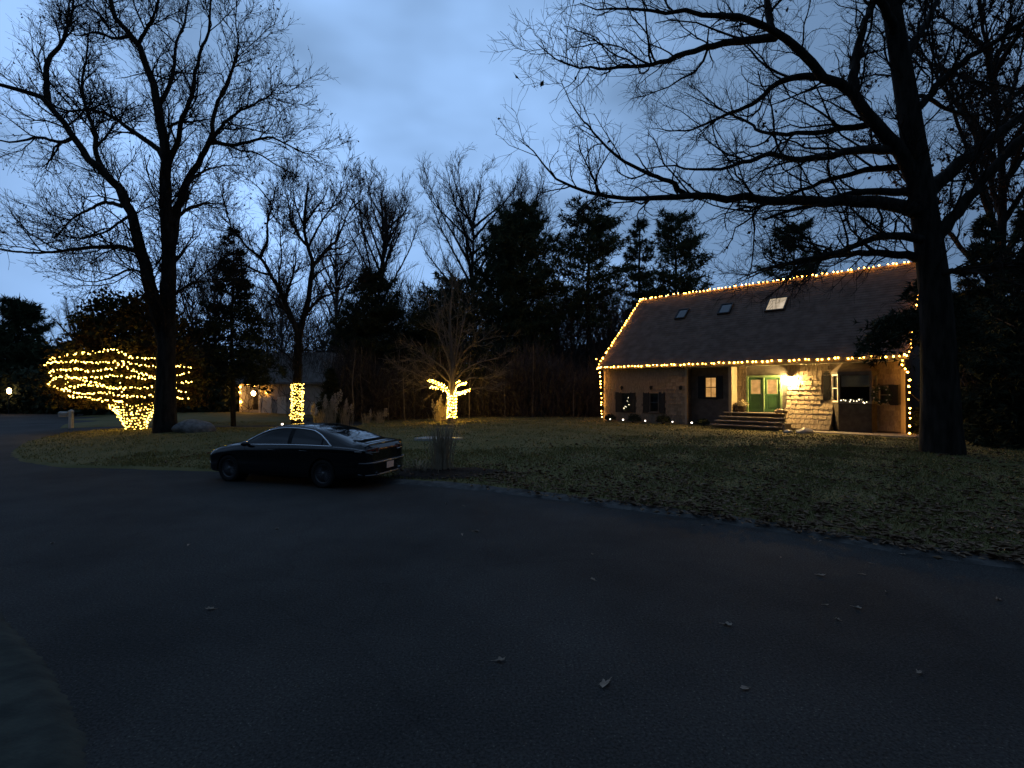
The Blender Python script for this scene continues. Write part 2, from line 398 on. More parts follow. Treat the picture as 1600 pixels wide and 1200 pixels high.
def sdf(x, y, poly):
    """signed distance, positive inside"""
    poly = np.asarray(poly, float); d = np.full(x.shape, 1e9); ins = np.zeros(x.shape, bool)
    for i in range(len(poly)):
        a = poly[i]; b = poly[(i + 1) % len(poly)]; e = b - a
        t = np.clip(((x - a[0]) * e[0] + (y - a[1]) * e[1]) / (e @ e), 0, 1)
        d = np.minimum(d, np.hypot(x - a[0] - t * e[0], y - a[1] - t * e[1]))
        cnd = ((a[1] > y) != (b[1] > y)) & (x < (b[0] - a[0]) * (y - a[1]) / (b[1] - a[1] + 1e-12) + a[0])
        ins ^= cnd
    return np.where(ins, d, -d)
def wob(x, y):
    return .035 * np.sin(x * 1.7 + np.sin(y * 2.3)) + .03 * np.sin(y * 2.9 + 1.3 * np.sin(x * 1.1)) + .02 * np.sin(5.1 * x + 3.7 * y)
def lawn_sd(x, y):
    x = np.asarray(x, float); y = np.asarray(y, float)
    return np.maximum(sdf(x, y, MAIN), sdf(x, y, FARLEFT))
def lawn_z(x, y):
    x = np.asarray(x, float); y = np.asarray(y, float)
    d = lawn_sd(x, y) + wob(x, y) * .9
    sm = lambda v: np.clip(v, 0, 1) ** 2 * (3 - 2 * np.clip(v, 0, 1))
    z = np.where(d > -.12, .08 * sm((d + .12) / .3) - .02 + .28 * sm(d / 9.0), -.02 - .4 * np.clip((-d - .12) * 1.5, 0, 1))
    return z + np.where(d > .3, .012 * np.sin(x * .9) * np.sin(y * .8 + x * .3) + wob(x * 1.3, y * 1.1) * .25, 0)
def gz(x, y):
    return float(lawn_z(np.array([x]), np.array([y]))[0])

def axis_pts(segs):
    out = []
    for a, b, st in segs: out.append(np.arange(a, b, st))
    out.append([segs[-1][1]]); return np.concatenate(out)
gx = axis_pts([(-130, -30, 4), (-30, -14, .5), (-14, 12, .16), (12, 30, .5), (30, 130, 4)])
gy = axis_pts([(-14, 0, 1), (0, 17, .16), (17, 45, .45), (45, 160, 4)])
X, Y = np.meshgrid(gx, gy, indexing='ij'); Z = lawn_z(X, Y)
V = np.stack([X, Y, Z], -1).reshape(-1, 3); ny = len(gy)
i = (np.arange(len(gx) - 1)[:, None] * ny + np.arange(ny - 1)[None]).ravel()
F = np.stack([i, i + ny, i + ny + 1, i + 1], -1)
zz = V[F][:, :, 2].max(1); F = F[zz > -.3]
MB().add(V, F).build('lawn', M['lawn'], None, True)['kind'] = 'structure'
rd = MB(); rd.add([(-150, -40, 0), (150, -40, 0), (150, 170, 0), (-150, 170, 0)], [(0, 1, 2, 3)])
rd.build('road', M['asphalt'])['kind'] = 'structure'
g = MB(); th = np.linspace(0, 2 * np.pi, 48, endpoint=False)
g.poly(np.stack([1500 * np.cos(th), 1500 * np.sin(th), np.full(48, -.6)], 1)); g.build('ground', M['lawn'])['kind'] = 'structure'
# raised verge at the photographer's side of the road: bare trodden earth and grit
vx, vy = np.meshgrid(np.arange(-16, -1.9, .07), np.arange(-5, 8.6, .07), indexing='ij'); vd = sdf(vx, vy, VERGE) + wob(vx * 1.2, vy * 1.2) * .4
vz = np.where(vd > -.06, .10 * np.clip((vd + .06) / .16, 0, 1) - .012 + .02 * np.clip(vd, 0, 3), -.05 - np.clip(-vd, 0, 1) * .4) + np.where(vd > .1, rng.normal(size=vx.shape) * .003, 0)
nv = vx.shape[1]; i = (np.arange(vx.shape[0] - 1)[:, None] * nv + np.arange(nv - 1)[None]).ravel(); F = np.stack([i, i + nv, i + nv + 1, i + 1], -1); Vv_ = np.stack([vx, vy, vz], -1).reshape(-1, 3); F = F[Vv_[F][:, :, 2].max(1) > -.2]
M['earth'] = mat('trodden_earth', (.034, .038, .033), .95, (.058, .063, .052), 5, .4, 40, detail=9, spec=.1)
MB().add(Vv_, F).build('verge', M['earth'], None, True)['kind'] = 'structure'
# low asphalt berm along the road edge
ke = resample([(-7.5, 14.2), (-5.8, 13.75), (-3.26, 12.95), (-1.61, 12.38), (-.33, 11.75), (.74, 11.1), (1.36, 10.72), (2.97, 9.6), (4.06, 8.8), (4.85, 8.1), (5.64, 7.4), (6.5, 6.8), (9, 5.25), (12, 3.9)], 140)
tn = nrm(np.gradient(ke, axis=0)); no = np.stack([-tn[:, 1], tn[:, 0]], 1)
kb = MB(); pr = [(-.20, -.01), (-.13, .018), (0, .045), (.11, .055), (.24, .05), (.4, .03)]
wv = 1 + .25 * np.sin(np.arange(140) * .7) * np.sin(np.arange(140) * .23)
V = np.concatenate([np.concatenate([ke + no * (o * wv)[:, None], (np.full(140, z) * (.7 + .3 * wv))[:, None]], 1)[:, None] for o, z in pr], 1)
k = len(pr); i = (np.arange(139)[:, None] * k + np.arange(k - 1)[None]).ravel()
kb.add(V.reshape(-1, 3), np.stack([i, i + k, i + k + 1, i + 1], -1)); kb.build('kerb', M['berm'], None, True)['kind'] = 'structure'
# mulch bed beside the car
def blob(c, rx, ry, n=40, seed=0):
    t = np.linspace(0, 2 * np.pi, n, endpoint=False); rr_ = 1 + .12 * np.sin(3 * t + seed) + .08 * np.sin(5 * t + 2 * seed)
    return np.stack([c[0] + rx * rr_ * np.cos(t), c[1] + ry * rr_ * np.sin(t)], 1)
mb = MB(); rings = []
for f in (1.0, .8, .55, .3, .05):
    b_ = blob((-1.75, 13.75), 1.75 * f, .85 * f, 40, 1.0)
    rings.append(np.concatenate([b_, (lawn_z(b_[:, 0], b_[:, 1]) + .07 * (1 - f) ** .5 + (.012 if f < 1 else -.02) + rng.normal(size=40) * .008)[:, None]], 1))
V = np.concatenate(rings); F = []
for r_ in range(4):
    for j in range(40): F.append((r_ * 40 + j, r_ * 40 + (j + 1) % 40, r_ * 40 + 40 + (j + 1) % 40, r_ * 40 + 40 + j))
mb.add(V, F); mb.poly(rings[-1]); mb.build('mulch_bed', M['mulch'], None, True)['kind'] = 'structure'

# grass blades: uncountable
def scatter(n, x0, x1, y0, y1, dens=None):
    x = rng.uniform(x0, x1, n); y = rng.uniform(y0, y1, n)
    ok = lawn_sd(x, y) > .12
    if dens is not None: ok &= rng.random(n) < dens(x, y)
    return x[ok], y[ok]
bx, by = [], []
for n, b in ((90000, (-13, 13, 7, 18)), (60000, (-24, 20, 15, 36)), (30000, (4, 19, 5, 22))):
    x, y = scatter(n, *b); bx.append(x); by.append(y)
bx = np.concatenate(bx); by = np.concatenate(by); n = len(bx)
ah = rng.uniform(0, 2 * np.pi, n); hh = rng.uniform(.025, .075, n) * (1 + .5 * np.sin(bx * 2.1) * np.sin(by * 1.7)); ww = rng.uniform(.006, .014, n) * (1 + by / 25); bz = lawn_z(bx, by) - .005
B = np.stack([bx, by, bz], 1); side = np.stack([np.cos(ah), np.sin(ah), np.zeros(n)], 1); lean = rng.normal(size=(n, 3)) * .4; lean[:, 2] = 1
tip = B + lean * hh[:, None]
V = np.stack([B - side * ww[:, None], B + side * ww[:, None], tip], 1).reshape(-1, 3)
gr = MB().add(V, np.arange(3 * n).reshape(-1, 3)).build('grass', M['blade'])
tag(gr, 'short brown green lawn grass in front of the houses', 'grass', kind='stuff')
# fallen leaves on the lawn: uncountable
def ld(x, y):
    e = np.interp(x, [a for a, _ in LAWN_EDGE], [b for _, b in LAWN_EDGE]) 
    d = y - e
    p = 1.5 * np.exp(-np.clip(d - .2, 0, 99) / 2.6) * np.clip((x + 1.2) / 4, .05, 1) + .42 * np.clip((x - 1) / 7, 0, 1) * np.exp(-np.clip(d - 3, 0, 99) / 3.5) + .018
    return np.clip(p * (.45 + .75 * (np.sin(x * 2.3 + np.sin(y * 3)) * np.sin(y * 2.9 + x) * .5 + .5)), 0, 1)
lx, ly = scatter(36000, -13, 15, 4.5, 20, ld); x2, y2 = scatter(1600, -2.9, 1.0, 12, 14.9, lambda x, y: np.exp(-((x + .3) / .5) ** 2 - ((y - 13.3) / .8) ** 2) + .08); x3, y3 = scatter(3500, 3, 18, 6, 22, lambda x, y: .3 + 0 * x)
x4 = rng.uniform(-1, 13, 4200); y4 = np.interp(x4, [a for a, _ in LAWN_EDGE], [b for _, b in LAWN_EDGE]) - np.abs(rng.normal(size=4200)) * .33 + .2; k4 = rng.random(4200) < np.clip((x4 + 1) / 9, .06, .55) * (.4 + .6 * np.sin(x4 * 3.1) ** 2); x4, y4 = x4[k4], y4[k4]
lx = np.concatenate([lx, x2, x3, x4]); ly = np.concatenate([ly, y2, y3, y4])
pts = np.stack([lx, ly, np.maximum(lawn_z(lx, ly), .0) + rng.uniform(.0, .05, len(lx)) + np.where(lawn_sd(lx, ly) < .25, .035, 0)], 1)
def litter(pts, size):
    n = len(pts); a = rng.uniform(0, 2 * np.pi, n); s = size * rng.uniform(.6, 1.35, n); V = []
    t1 = rng.normal(size=n) * .35; t2 = rng.normal(size=n) * .35; cu = rng.uniform(.1, .55, n)
    for (u, v, w) in ((-.5, 0, .2), (-.1, .34, 1), (.5, 0, .25), (-.1, -.34, 1), (0, 0, 0)):
        x = (u * np.cos(a) - v * np.sin(a)) * s; y = (u * np.sin(a) + v * np.cos(a)) * s
        V.append(np.stack([pts[:, 0] + x, pts[:, 1] + y, pts[:, 2] + .008 + w * cu * s * .6 + np.abs(t1 * x + t2 * y) * .6], 1))
    V = np.stack(V, 1).reshape(-1, 3); i = np.arange(n)[:, None] * 5
    return V, np.concatenate([i + np.array([[q, (q + 1) % 4, 4]]) for q in range(4)])
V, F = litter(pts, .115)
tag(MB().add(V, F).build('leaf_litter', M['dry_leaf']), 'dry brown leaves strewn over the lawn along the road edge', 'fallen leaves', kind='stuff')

# ================================================================== the shingled house
HZ = 0.36
HO = np.array([5.65, 33.0, HZ]); hw_ = np.array([.712, -.702, 0]); hw_ /= np.linalg.norm(hw_); hn = np.array([-hw_[1], hw_[0], 0])
HROT = math.atan2(hw_[1], hw_[0])
def hp(px, py, t):
    p = hit(px, py, HO + hn * t, hn) - HO
    return float(p @ hw_), float(p[2])
def hs(px, t): return hp(px, 600, t)[0]
def hworld(s, t, z): return HO + hw_ * s + hn * t + np.array([0, 0, z])
LEN = hp(1418, 553, 0)[0]; EAVE = hp(937, 573, 0)[1]
RT = 5.2; RZ = EAVE + 4.93; WT = .32
house = thing('shingled_house', 'brown shingled house with a steep dark roof, green double doors and lit porch lamp', 'house', HO, HROT)
def part(mbd, name, m, parent=house, smooth=False): return mbd.build(name, M[m], parent, smooth)

s_l = .14; s_p1 = hs(1071, WT); s_p2 = hs(1222, WT); s_r = LEN - .25
S0 = hp(1143.5, 600, WT)[0]
T2 = next(t for t in np.arange(.8, 2.6, .01) if 800 + 800 * (hworld(S0, t, 2)[0] / hworld(S0, t, 2)[1]) > 1152)
FLOOR = hp(1194, 644, T2)[1]; print('T2', T2, 'FLOOR', FLOOR, 'LEN', LEN, 'EAVE', EAVE)
WTOP = EAVE - .12
def wall_rects(s0, s1, z0, z1, holes):
    ss = sorted({s0, s1, *[h[0] for h in holes], *[h[1] for h in holes]}); zs = sorted({z0, z1, *[h[2] for h in holes], *[h[3] for h in holes]})
    for a, b in zip(ss[:-1], ss[1:]):
        for c, d in zip(zs[:-1], zs[1:]):
            m_, n_ = (a + b) / 2, (c + d) / 2
            if not any(h[0] < m_ < h[1] and h[2] < n_ < h[3] for h in holes): yield a, b, c, d
# openings (s0, s1, z0, z1) on the plane t
w1 = (hp(971.5, 614, WT)[0], hp(985, 614, WT)[0], hp(978, 643, WT)[1], hp(978, 614, WT)[1])
w2 = (hp(1015, 614, WT)[0], hp(1029.6, 614, WT)[0], hp(1022, 644, WT)[1], hp(1022, 614, WT)[1])
bayc0, bayc1 = hs(1300, T2), hs(1366, T2)
w5 = (hs(1373, T2), hs(1388, T2), hp(1378, 631, T2)[1], hp(1378, 603, T2)[1])
bay_hole = (bayc0 + .15, bayc1 - .1, hp(1335, 628, T2)[1], hp(1335, 586, T2)[1])
front = MB()
for a, b, c, d in wall_rects(s_l, s_p1, -.5, WTOP, [w1, w2]): front.box((a, WT, c), (b, WT + .18, d))
part(front, 'front_wall', 'wall'); front = MB()
for a, b, c, d in wall_rects(s_p2 + .003, s_r, -.5, WTOP, [w5, bay_hole]): front.box((a, T2, c), (b, T2 + .18, d))
part(front, 'front_wall', 'wall')
w3 = (hp(1101, 600, T2)[0], hp(1120, 600, T2)[0], hp(1110, 621.5, T2)[1], hp(1110, 589, T2)[1])
d0, d1 = hs(1166.5, T2), hs(1222, T2); dz1 = hp(1194, 586.5, T2)[1]
rec = MB()
for a, b, c, d in wall_rects(s_p1, s_p2, -.5, WTOP, [w3, (d0, d1, FLOOR, dz1)]): rec.box((a, T2, c), (b, T2 + .15, d))
rec.box((s_p1 - .15, WT + .18, -.5), (s_p1, T2, WTOP))
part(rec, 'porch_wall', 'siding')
sides = MB(); BT = 2 * RT - WT
sides.box((s_l, BT - .18, -.5), (s_r, BT, WTOP))
for sx in (s_l, s_r - .18):
    for (ta, za, tb, zb) in (((WT if sx == s_l else T2) + .18, WTOP, RT, RZ - .3), (RT, RZ - .3, BT - .18, WTOP)):
        sides.hexa([(sx, ta, -.5), (sx + .18, ta, -.5), (sx + .18, tb, -.5), (sx, tb, -.5), (sx, ta, za), (sx + .18, ta, za), (sx + .18, tb, zb), (sx, tb, zb)])
sides.box((s_l + .2, WT + .2, WTOP - .02), (s_r - .2, BT - .2, WTOP + .06))      # ceiling joists close the rooms
sides.box((s_l + .2, 6.2, -.5), (s_r - .2, 6.3, WTOP - .03))                        # a room wall behind the windows
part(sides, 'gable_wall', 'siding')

# roof: stepped courses, a real slab with thickness
slope = (RZ - EAVE) / RT; ncr = 34; NL = math.hypot(RT, RZ - EAVE); su, cu = (RZ - EAVE) / NL, RT / NL
rf = MB()
for sgn in (1, -1):
    pr = []
    for q in range(ncr):
        u0, u1 = q / ncr, (q + 1) / ncr
        for (u, off) in ((u0, .02), (u1, .004)):
            t = u * RT - su * off; z = EAVE + u * (RZ - EAVE) + cu * off
            pr.append((t if sgn > 0 else 2 * RT - t, z))
    pr = np.array(pr); n_ = len(pr); e0, e1 = -.02, LEN + .02
    V = np.concatenate([np.stack([np.full(n_, e0), pr[:, 0], pr[:, 1]], 1), np.stack([np.full(n_, e1), pr[:, 0], pr[:, 1]], 1)])
    rf.add(V, [(q, q + n_, q + n_ + 1, q + 1) for q in range(n_ - 1)])
    # underside and edges
    lo = np.array([(0 if sgn > 0 else 2 * RT, EAVE - .2), (RT, RZ - .2)]); hi = np.array([pr[0], pr[-1]])
    a0, a1, b0, b1 = lo[0], lo[1], hi[0], hi[1]
    P3 = lambda s, p: (s, p[0], p[1])
    rf.poly([P3(e0, a0), P3(e1, a0), P3(e1, a1), P3(e0, a1)]); rf.poly([P3(e0, a0), P3(e0, b0), P3(e1, b0), P3(e1, a0)])
    rf.poly([P3(e0, a0), P3(e0, a1), P3(e0, b1), P3(e0, b0)]); rf.poly([P3(e1, a0), P3(e1, a1), P3(e1, b1), P3(e1, b0)])
roof = part(rf, 'roof', 'roof')
rc = MB(); rc.hexa([(-.03, RT - .16, RZ - .12), (LEN + .03, RT - .16, RZ - .12), (LEN + .03, RT + .16, RZ - .12), (-.03, RT + .16, RZ - .12), (-.03, RT - .02, RZ + .05), (LEN + .03, RT - .02, RZ + .05), (LEN + .03, RT + .02, RZ + .05), (-.03, RT + .02, RZ + .05)])
part(rc, 'ridge_cap', 'roof', roof)
fb = MB(); fb.box((-.04, -.05, EAVE - .19), (LEN + .04, -.021, EAVE + .0)); part(fb, 'eave_board', 'siding')
def rakeboard(s0, s1, name='rake_board'):
    m_ = MB()
    for sg in (1, -1):
        f = lambda t: t if sg > 0 else 2 * RT - t
        m_.hexa([(s0, f(-.02), EAVE - .2), (s1, f(-.02), EAVE - .2), (s1, f(RT), RZ - .2), (s0, f(RT), RZ - .2), (s0, f(-.02), EAVE + .02), (s1, f(-.02), EAVE + .02), (s1, f(RT), RZ + .02), (s0, f(RT), RZ + .02)])
    part(m_, name, 'pale_wood')
rakeboard(-.055, -.023); rakeboard(LEN + .023, LEN + .055)
so = MB(); so.box((s_p1, WT - .06, WTOP - .13), (s_r, WT + .10, WTOP)); part(so, 'porch_beam', 'white_trim')
ce = MB(); ce.box((s_p1, WT + .10, WTOP - .04), (s_r, T2 - .003, WTOP)); part(ce, 'porch_ceiling', 'white_trim')
# skylights in the roof
rn = np.array([0, -su, cu]); rnw = hw_ * 0 + hn * (-su) + np.array([0, 0, cu])
def roof_pt(px, py):
    p = hit(px, py, hworld(0, 0, EAVE), rnw) - HO
    return float(p @ hw_), float(p @ hn)
for (c, hwid, m_) in (((1066, 492), .28, 'dark_glass'), ((1134, 484), .3, 'dark_glass'), ((1214, 477), .45, 'lit_skylight')):
    s, t = roof_pt(*c); L_ = .42 if hwid < .4 else .54
    sk = MB(); gl = MB()
    def rp3(a, b, h): return (s + a, t + b * cu - su * h, EAVE + t * slope + b * su + cu * h)
    def slab(m_, a0, a1, b0, b1, h0, h1): m_.hexa([rp3(a0, b0, h0), rp3(a1, b0, h0), rp3(a1, b1, h0), rp3(a0, b1, h0), rp3(a0, b0, h1), rp3(a1, b0, h1), rp3(a1, b1, h1), rp3(a0, b1, h1)])
    for (a0, a1, b0, b1) in ((-hwid - .07, hwid + .07, -L_ - .07, -L_), (-hwid - .07, hwid + .07, L_, L_ + .07), (-hwid - .07, -hwid, -L_, L_), (hwid, hwid + .07, -L_, L_)): slab(sk, a0, a1, b0, b1, -.02, .14)
    fr = part(sk, 'skylight', 'black_paint', house); slab(gl, -hwid, hwid, -L_, L_, 0, .10); part(gl, 'pane', m_, fr)

# corner boards and posts
cb = MB(); cb.box((s_l - .03, WT - .03, -.45), (s_l + .13, WT - .004, WTOP)); part(cb, 'corner_board', 'pale_wood')
cb = MB(); cb.box((s_r - .13, T2 - .03, -.45), (s_r + .03, T2 - .004, WTOP)); part(cb, 'corner_board', 'pale_wood')
cb = MB(); cb.box((s_p1 - .02, WT - .05, -.45), (s_p1 + .1, WT + .13, WTOP - .13)); part(cb, 'post', 'pale_wood')
pa, pb = hs(1143.5, WT), hs(1151.5, WT)
cb = MB(); cb.box((S0 - .16, WT - .04, FLOOR - .3), (S0, T2 - .003, WTOP - .13)); part(cb, 'wing_wall', 'pale_wood')
# porch floor boards and steps
fl = MB(); fl.box((pa - .35, WT + .0, -.4), (s_p2 + .1, T2 - .003, FLOOR - .05)); part(fl, 'porch_base', 'siding')
st0, st1 = pa - .2, hs(1236, WT - .3)
nb = 9
for q in range(nb):
    t0 = WT - .35 + (T2 - .02 - WT + .35) * q / nb; t1 = WT - .35 + (T2 - .02 - WT + .35) * (q + 1) / nb
    b_ = MB(); b_.box((pa - .35, t0 + .006, FLOOR - .05 + .002 * (q % 3)), (s_p2 + .1, t1 - .006, FLOOR - .006 + .002 * (q % 3))); part(b_, 'plank', 'step')
steps = thing('porch_steps', 'worn wooden steps leading up to the green double doors', 'steps', hworld(0, 0, 0), HROT)
nst = 4; rise = FLOOR / nst
for q in range(nst):
    zt = FLOOR - rise * q - (.0 if q else .06); tf = WT - .38 - .32 * q; e = .10 * q
    if q == 0: continue
    b_ = MB(); b_.box((st0 - e, tf - .34, zt - .045), (st1 - .05 - e * .6, tf + .02, zt)); b_.build('tread', M['step'], steps)
    b_ = MB(); b_.box((st0 - e + .03, tf - .02, zt - rise), (st1 - .08 - e * .6, tf - .002, zt - .048)); b_.build('riser', M['step'], steps)
b_ = MB(); b_.box((st1 - .05, WT - 1.4, -.3), (st1 + .02, WT - .37, FLOOR * .42)); b_.build('stringer', M['step'], steps)

# windows with shutters
def window(o, t, glass='glass', rails=1, mull=0, shutters=None, frame_m='black_paint', sill=True):
    s0, s1, z0, z1 = o; f = .05; m_ = MB()
    m_.box((s0, t - .03, z0), (s0 + f, t + .12, z1)); m_.box((s1 - f, t - .03, z0), (s1, t + .12, z1))
    m_.box((s0 + f, t - .03, z0), (s1 - f, t + .12, z0 + f)); m_.box((s0 + f, t - .03, z1 - f), (s1 - f, t + .12, z1))
    for q in range(rails):
        zc = z0 + (z1 - z0) * (q + 1) / (rails + 1); m_.box((s0 + f, t + .03, zc - .022), (s1 - f, t + .09, zc + .022))
    for q in range(mull):
        sc = s0 + (s1 - s0) * (q + 1) / (mull + 1); m_.box((sc - .012, t + .035, z0 + f), (sc + .012, t + .085, z1 - f))
    w = part(m_, 'window', frame_m)
    p_ = MB(); p_.box((s0 + f, t + .062, z0 + f), (s1 - f, t + .072, z1 - f)); part(p_, 'pane', glass, w)
    if sill:
        p_ = MB(); p_.box((s0 - .06, t - .1, z0 - .06), (s1 + .06, t - .005, z0 - .003)); part(p_, 'sill', frame_m, w)
    if shutters:
        for a, b in shutters:
            h = MB(); h.box((a, t - .055, z0 - .05), (a + .06, t - .012, z1 + .05)); h.box((b - .06, t - .055, z0 - .05), (b, t - .012, z1 + .05))
            zz_ = np.linspace(z0 - .05, z1 + .05, 17)
            for c, d in zip(zz_[:-1], zz_[1:]):
                h.hexa([(a + .06, t - .05, c), (b - .06, t - .05, c), (b - .06, t - .02, c + .01), (a + .06, t - .02, c + .01), (a + .06, t - .038, d), (b - .06, t - .038, d), (b - .06, t - .012, d), (a + .06, t - .012, d)])
            part(h, 'shutter', 'black_paint')
sh = lambda a, b, t: (hs(a, t), hs(b, t))
window(w1, WT, shutters=[sh(962.3, 971, WT), sh(985.6, 993.2, WT)])
window(w2, WT, shutters=[sh(1005.2, 1014.5, WT), sh(1030, 1038.8, WT)], frame_m='siding')
window(w3, T2, glass='lit_window', mull=1, shutters=[sh(1091.5, 1100.7, T2), sh(1120.4, 1129.5, T2)], frame_m='black_paint')
window(w5, T2, shutters=[sh(1388.5, 1404, T2)], frame_m='pale_wood')
b_ = MB(); b_.box((hs(1287, T2), T2 - .05, hp(1292, 628, T2)[1]), (hs(1297, T2), T2 - .012, hp(1292, 583, T2)[1]))
for q in range(14):
    z_ = hp(1292, 628, T2)[1] + .06 + q * .105; b_.box((hs(1287, T2) + .04, T2 - .062, z_), (hs(1297, T2) - .04, T2 - .051, z_ + .06))
part(b_, 'shutter', 'black_paint')
# double doors
dm = (d0 + d1) / 2
fr = MB(); fr.box((d0, T2 - .05, FLOOR), (d0 + .09, T2 + .12, dz1)); fr.box((d1 - .09, T2 - .05, FLOOR), (d1, T2 + .12, dz1)); fr.box((d0 + .09, T2 - .05, dz1 - .1), (d1 - .09, T2 + .12, dz1)); part(fr, 'door_frame', 'green_trim')
for q, (a, b) in enumerate(((d0 + .1, dm - .035), (dm + .035, d1 - .1))):
    zt = dz1 - .11; zm = FLOOR + .47 * (dz1 - FLOOR); st = .12
    m_ = MB(); m_.box((a, T2, FLOOR + .02), (a + st, T2 + .05, zt)); m_.box((b - st, T2, FLOOR + .02), (b, T2 + .05, zt)); m_.box((a + st, T2, zt - st), (b - st, T2 + .05, zt)); m_.box((a + st, T2, FLOOR + .02), (b - st, T2 + .05, FLOOR + .18)); m_.box((a + st, T2, zm - .06), (b - st, T2 + .05, zm + .05)); m_.box((a + st, T2 + .015, FLOOR + .18), (b - st, T2 + .035, zm - .06))
    m_.box((a + st + .08, T2 + .004, FLOOR + .26), (b - st - .08, T2 + .016, zm - .14))
    d_ = part(m_, 'door', 'green_door')
    p_ = MB(); p_.box((a + st, T2 + .02, zm + .05), (b - st, T2 + .03, zt - st)); part(p_, 'pane', 'lit_window', d_)
    g_ = MB(); g_.box((a + st - .02, T2 - .012, zm + .05), (a + st + .025, T2 - .002, zt - st)); part(g_, 'glazing_bead', 'green_trim', d_); g_ = MB(); g_.box((b - st - .025, T2 - .012, zm + .05), (b - st + .02, T2 - .002, zt - st)); part(g_, 'glazing_bead', 'green_trim', d_)
    hx = b - .06 if q == 0 else a + .06
    h = MB(); h.lathe((hx, T2 - .05, FLOOR + .95), [(0, -.03), (.03, -.02), (.032, .01), (.015, .03), (.012, .05)], 8, 'y'); part(h, 'handle', 'chrome', d_)
b_ = MB(); b_.box((dm - .032, T2 - .04, FLOOR + .02), (dm + .032, T2 + .05, dz1 - .11)); part(b_, 'mullion', 'green_trim')

# bay window: angled sides, lamp-lit sash white, unlit trim coloured darker as shade, roofed
BD = .75; bz0, bz1 = hp(1335, 629, T2 - BD)[1], hp(1335, 584, T2 - BD)[1]
bl = [(bayc0, T2), (bayc0 + .42, T2 - BD), (bayc1 + .02, T2 - BD), (bayc1 + .10, T2)]
bay = MB()
def prism(m_, pts, z0, z1):
    n_ = len(pts); m_.add([(*p, z0) for p in pts] + [(*p, z1) for p in pts], [(i_, (i_ + 1) % n_, n_ + (i_ + 1) % n_, n_ + i_) for i_ in range(n_)]); m_.poly([(*p, z0) for p in pts[::-1]]); m_.poly([(*p, z1) for p in pts])
inset = lambda d: [(bl[0][0] - d, T2 - .004), (bl[1][0] - d * .4, T2 - BD - d), (bl[2][0] + d * .4, T2 - BD - d), (bl[3][0] + d, T2 - .004)]
prism(bay, inset(0), -.3, bz0 - .05); part(bay, 'bay_base', 'shaded_wall')
bt = MB(); prism(bt, inset(.06), bz0 - .05, bz0); part(bt, 'bay_sill', 'siding'); bt = MB(); prism(bt, inset(.06), bz1, bz1 + .1); part(bt, 'bay_cornice', 'siding')
br = MB(); zt = bz1 + .62; q_ = inset(.1); top = [(bayc0 + .3, T2 - .004), (bayc0 + .5, T2 - .05), (bayc1 - .5, T2 - .05), (bayc1 - .3, T2 - .004)]
br.add([(*p, bz1 + .1) for p in q_] + [(*p, zt) for p in top], [(0, 1, 5, 4), (1, 2, 6, 5), (2, 3, 7, 6)]); br.poly([(*p, zt) for p in top]); br.poly([(*p, bz1 + .103) for p in q_]); part(br, 'bay_roof', 'wall')
def bay_sash(pa_, pb_, rails, fm='white_trim', name='bay_window'):
    pa_, pb_ = np.array(pa_), np.array(pb_); e = pb_ - pa_; le = np.linalg.norm(e); e = e / le; o = np.array([e[1], -e[0]])
    if o[1] > 0: o = -o
    def bx_(m_, u0, u1, z0, z1, d0_, d1_):
        P = [pa_ + e * u + o * d for u, d in ((u0, d0_), (u1, d0_), (u1, d1_), (u0, d1_))]
        m_.hexa([(*p, z0) for p in P] + [(*p, z1) for p in P])
    m_ = MB(); f = .07
    for u0, u1, z0, z1 in ((0, f, bz0, bz1), (le - f, le, bz0, bz1), (f, le - f, bz0, bz0 + f), (f, le - f, bz1 - f, bz1)): bx_(m_, u0, u1, z0, z1, -.06, .02)
    for r_ in range(rails): zc = bz0 + (bz1 - bz0) * (r_ + 1) / (rails + 1); bx_(m_, f, le - f, zc - .025, zc + .025, -.04, .01)
    w = part(m_, name, fm); p_ = MB(); bx_(p_, f, le - f, bz0 + f, bz1 - f, -.02, -.012); part(p_, 'pane', 'glass', w); return w
bay_sash(bl[0], bl[1], 1); bay_sash(bl[1], bl[2], 0, 'siding'); bay_sash(bl[2], bl[3], 1, 'siding')
bd = MB(); zb = bz0 + .55 * (bz1 - bz0)
for q in range(9):
    c = zb + (bz1 - .07 - zb) * q / 9; d = zb + (bz1 - .07 - zb) * (q + 1) / 9
    bd.hexa([(bl[1][0] + .1, T2 - BD + .12, c), (bl[2][0] - .1, T2 - BD + .12, c), (bl[2][0] - .1, T2 - BD + .15, c), (bl[1][0] + .1, T2 - BD + .15, c), (bl[1][0] + .1, T2 - BD + .10, d), (bl[2][0] - .1, T2 - BD + .10, d), (bl[2][0] - .1, T2 - BD + .13, d), (bl[1][0] + .1, T2 - BD + .13, d)])
part(bd, 'window_blind', 'white_trim')
# shingles
FH = 1.95
def flare(z): return 1.0 * np.clip((FH - z) / FH, 0, 1) ** 2
lamp_s, lamp_z = hp(1236, 593, T2)
cand = []
def course(s0, s1, z0, z1, t, ex, holes, fl=False, wmin=.13, wmax=.3):
    z = z0; row = 0
    while z < z1 - .02:
        zt_ = min(z + ex * 1.12, z1); so_ = -.42 * np.clip((.95 - z) / .95, 0, 1) ** 1.5 if fl else 0
        s = s0 + so_ - rng.random() * .1
        while s < s1:
            w_ = rng.uniform(wmin, wmax); e = min(s + w_ - (.02 if fl else .014), s1)
            sm, zm_ = (s + e) / 2, (z + zt_) / 2
            if e - max(s, s0 + so_) > .03 and not any(h[0] - .02 < sm < h[1] + .02 and h[2] - .03 < zm_ < h[3] + .03 for h in holes):
                cand.append((max(s, s0 + so_), e, z - rng.random() * .022, zt_, t, fl))
            s += w_
        z += ex; row += 1
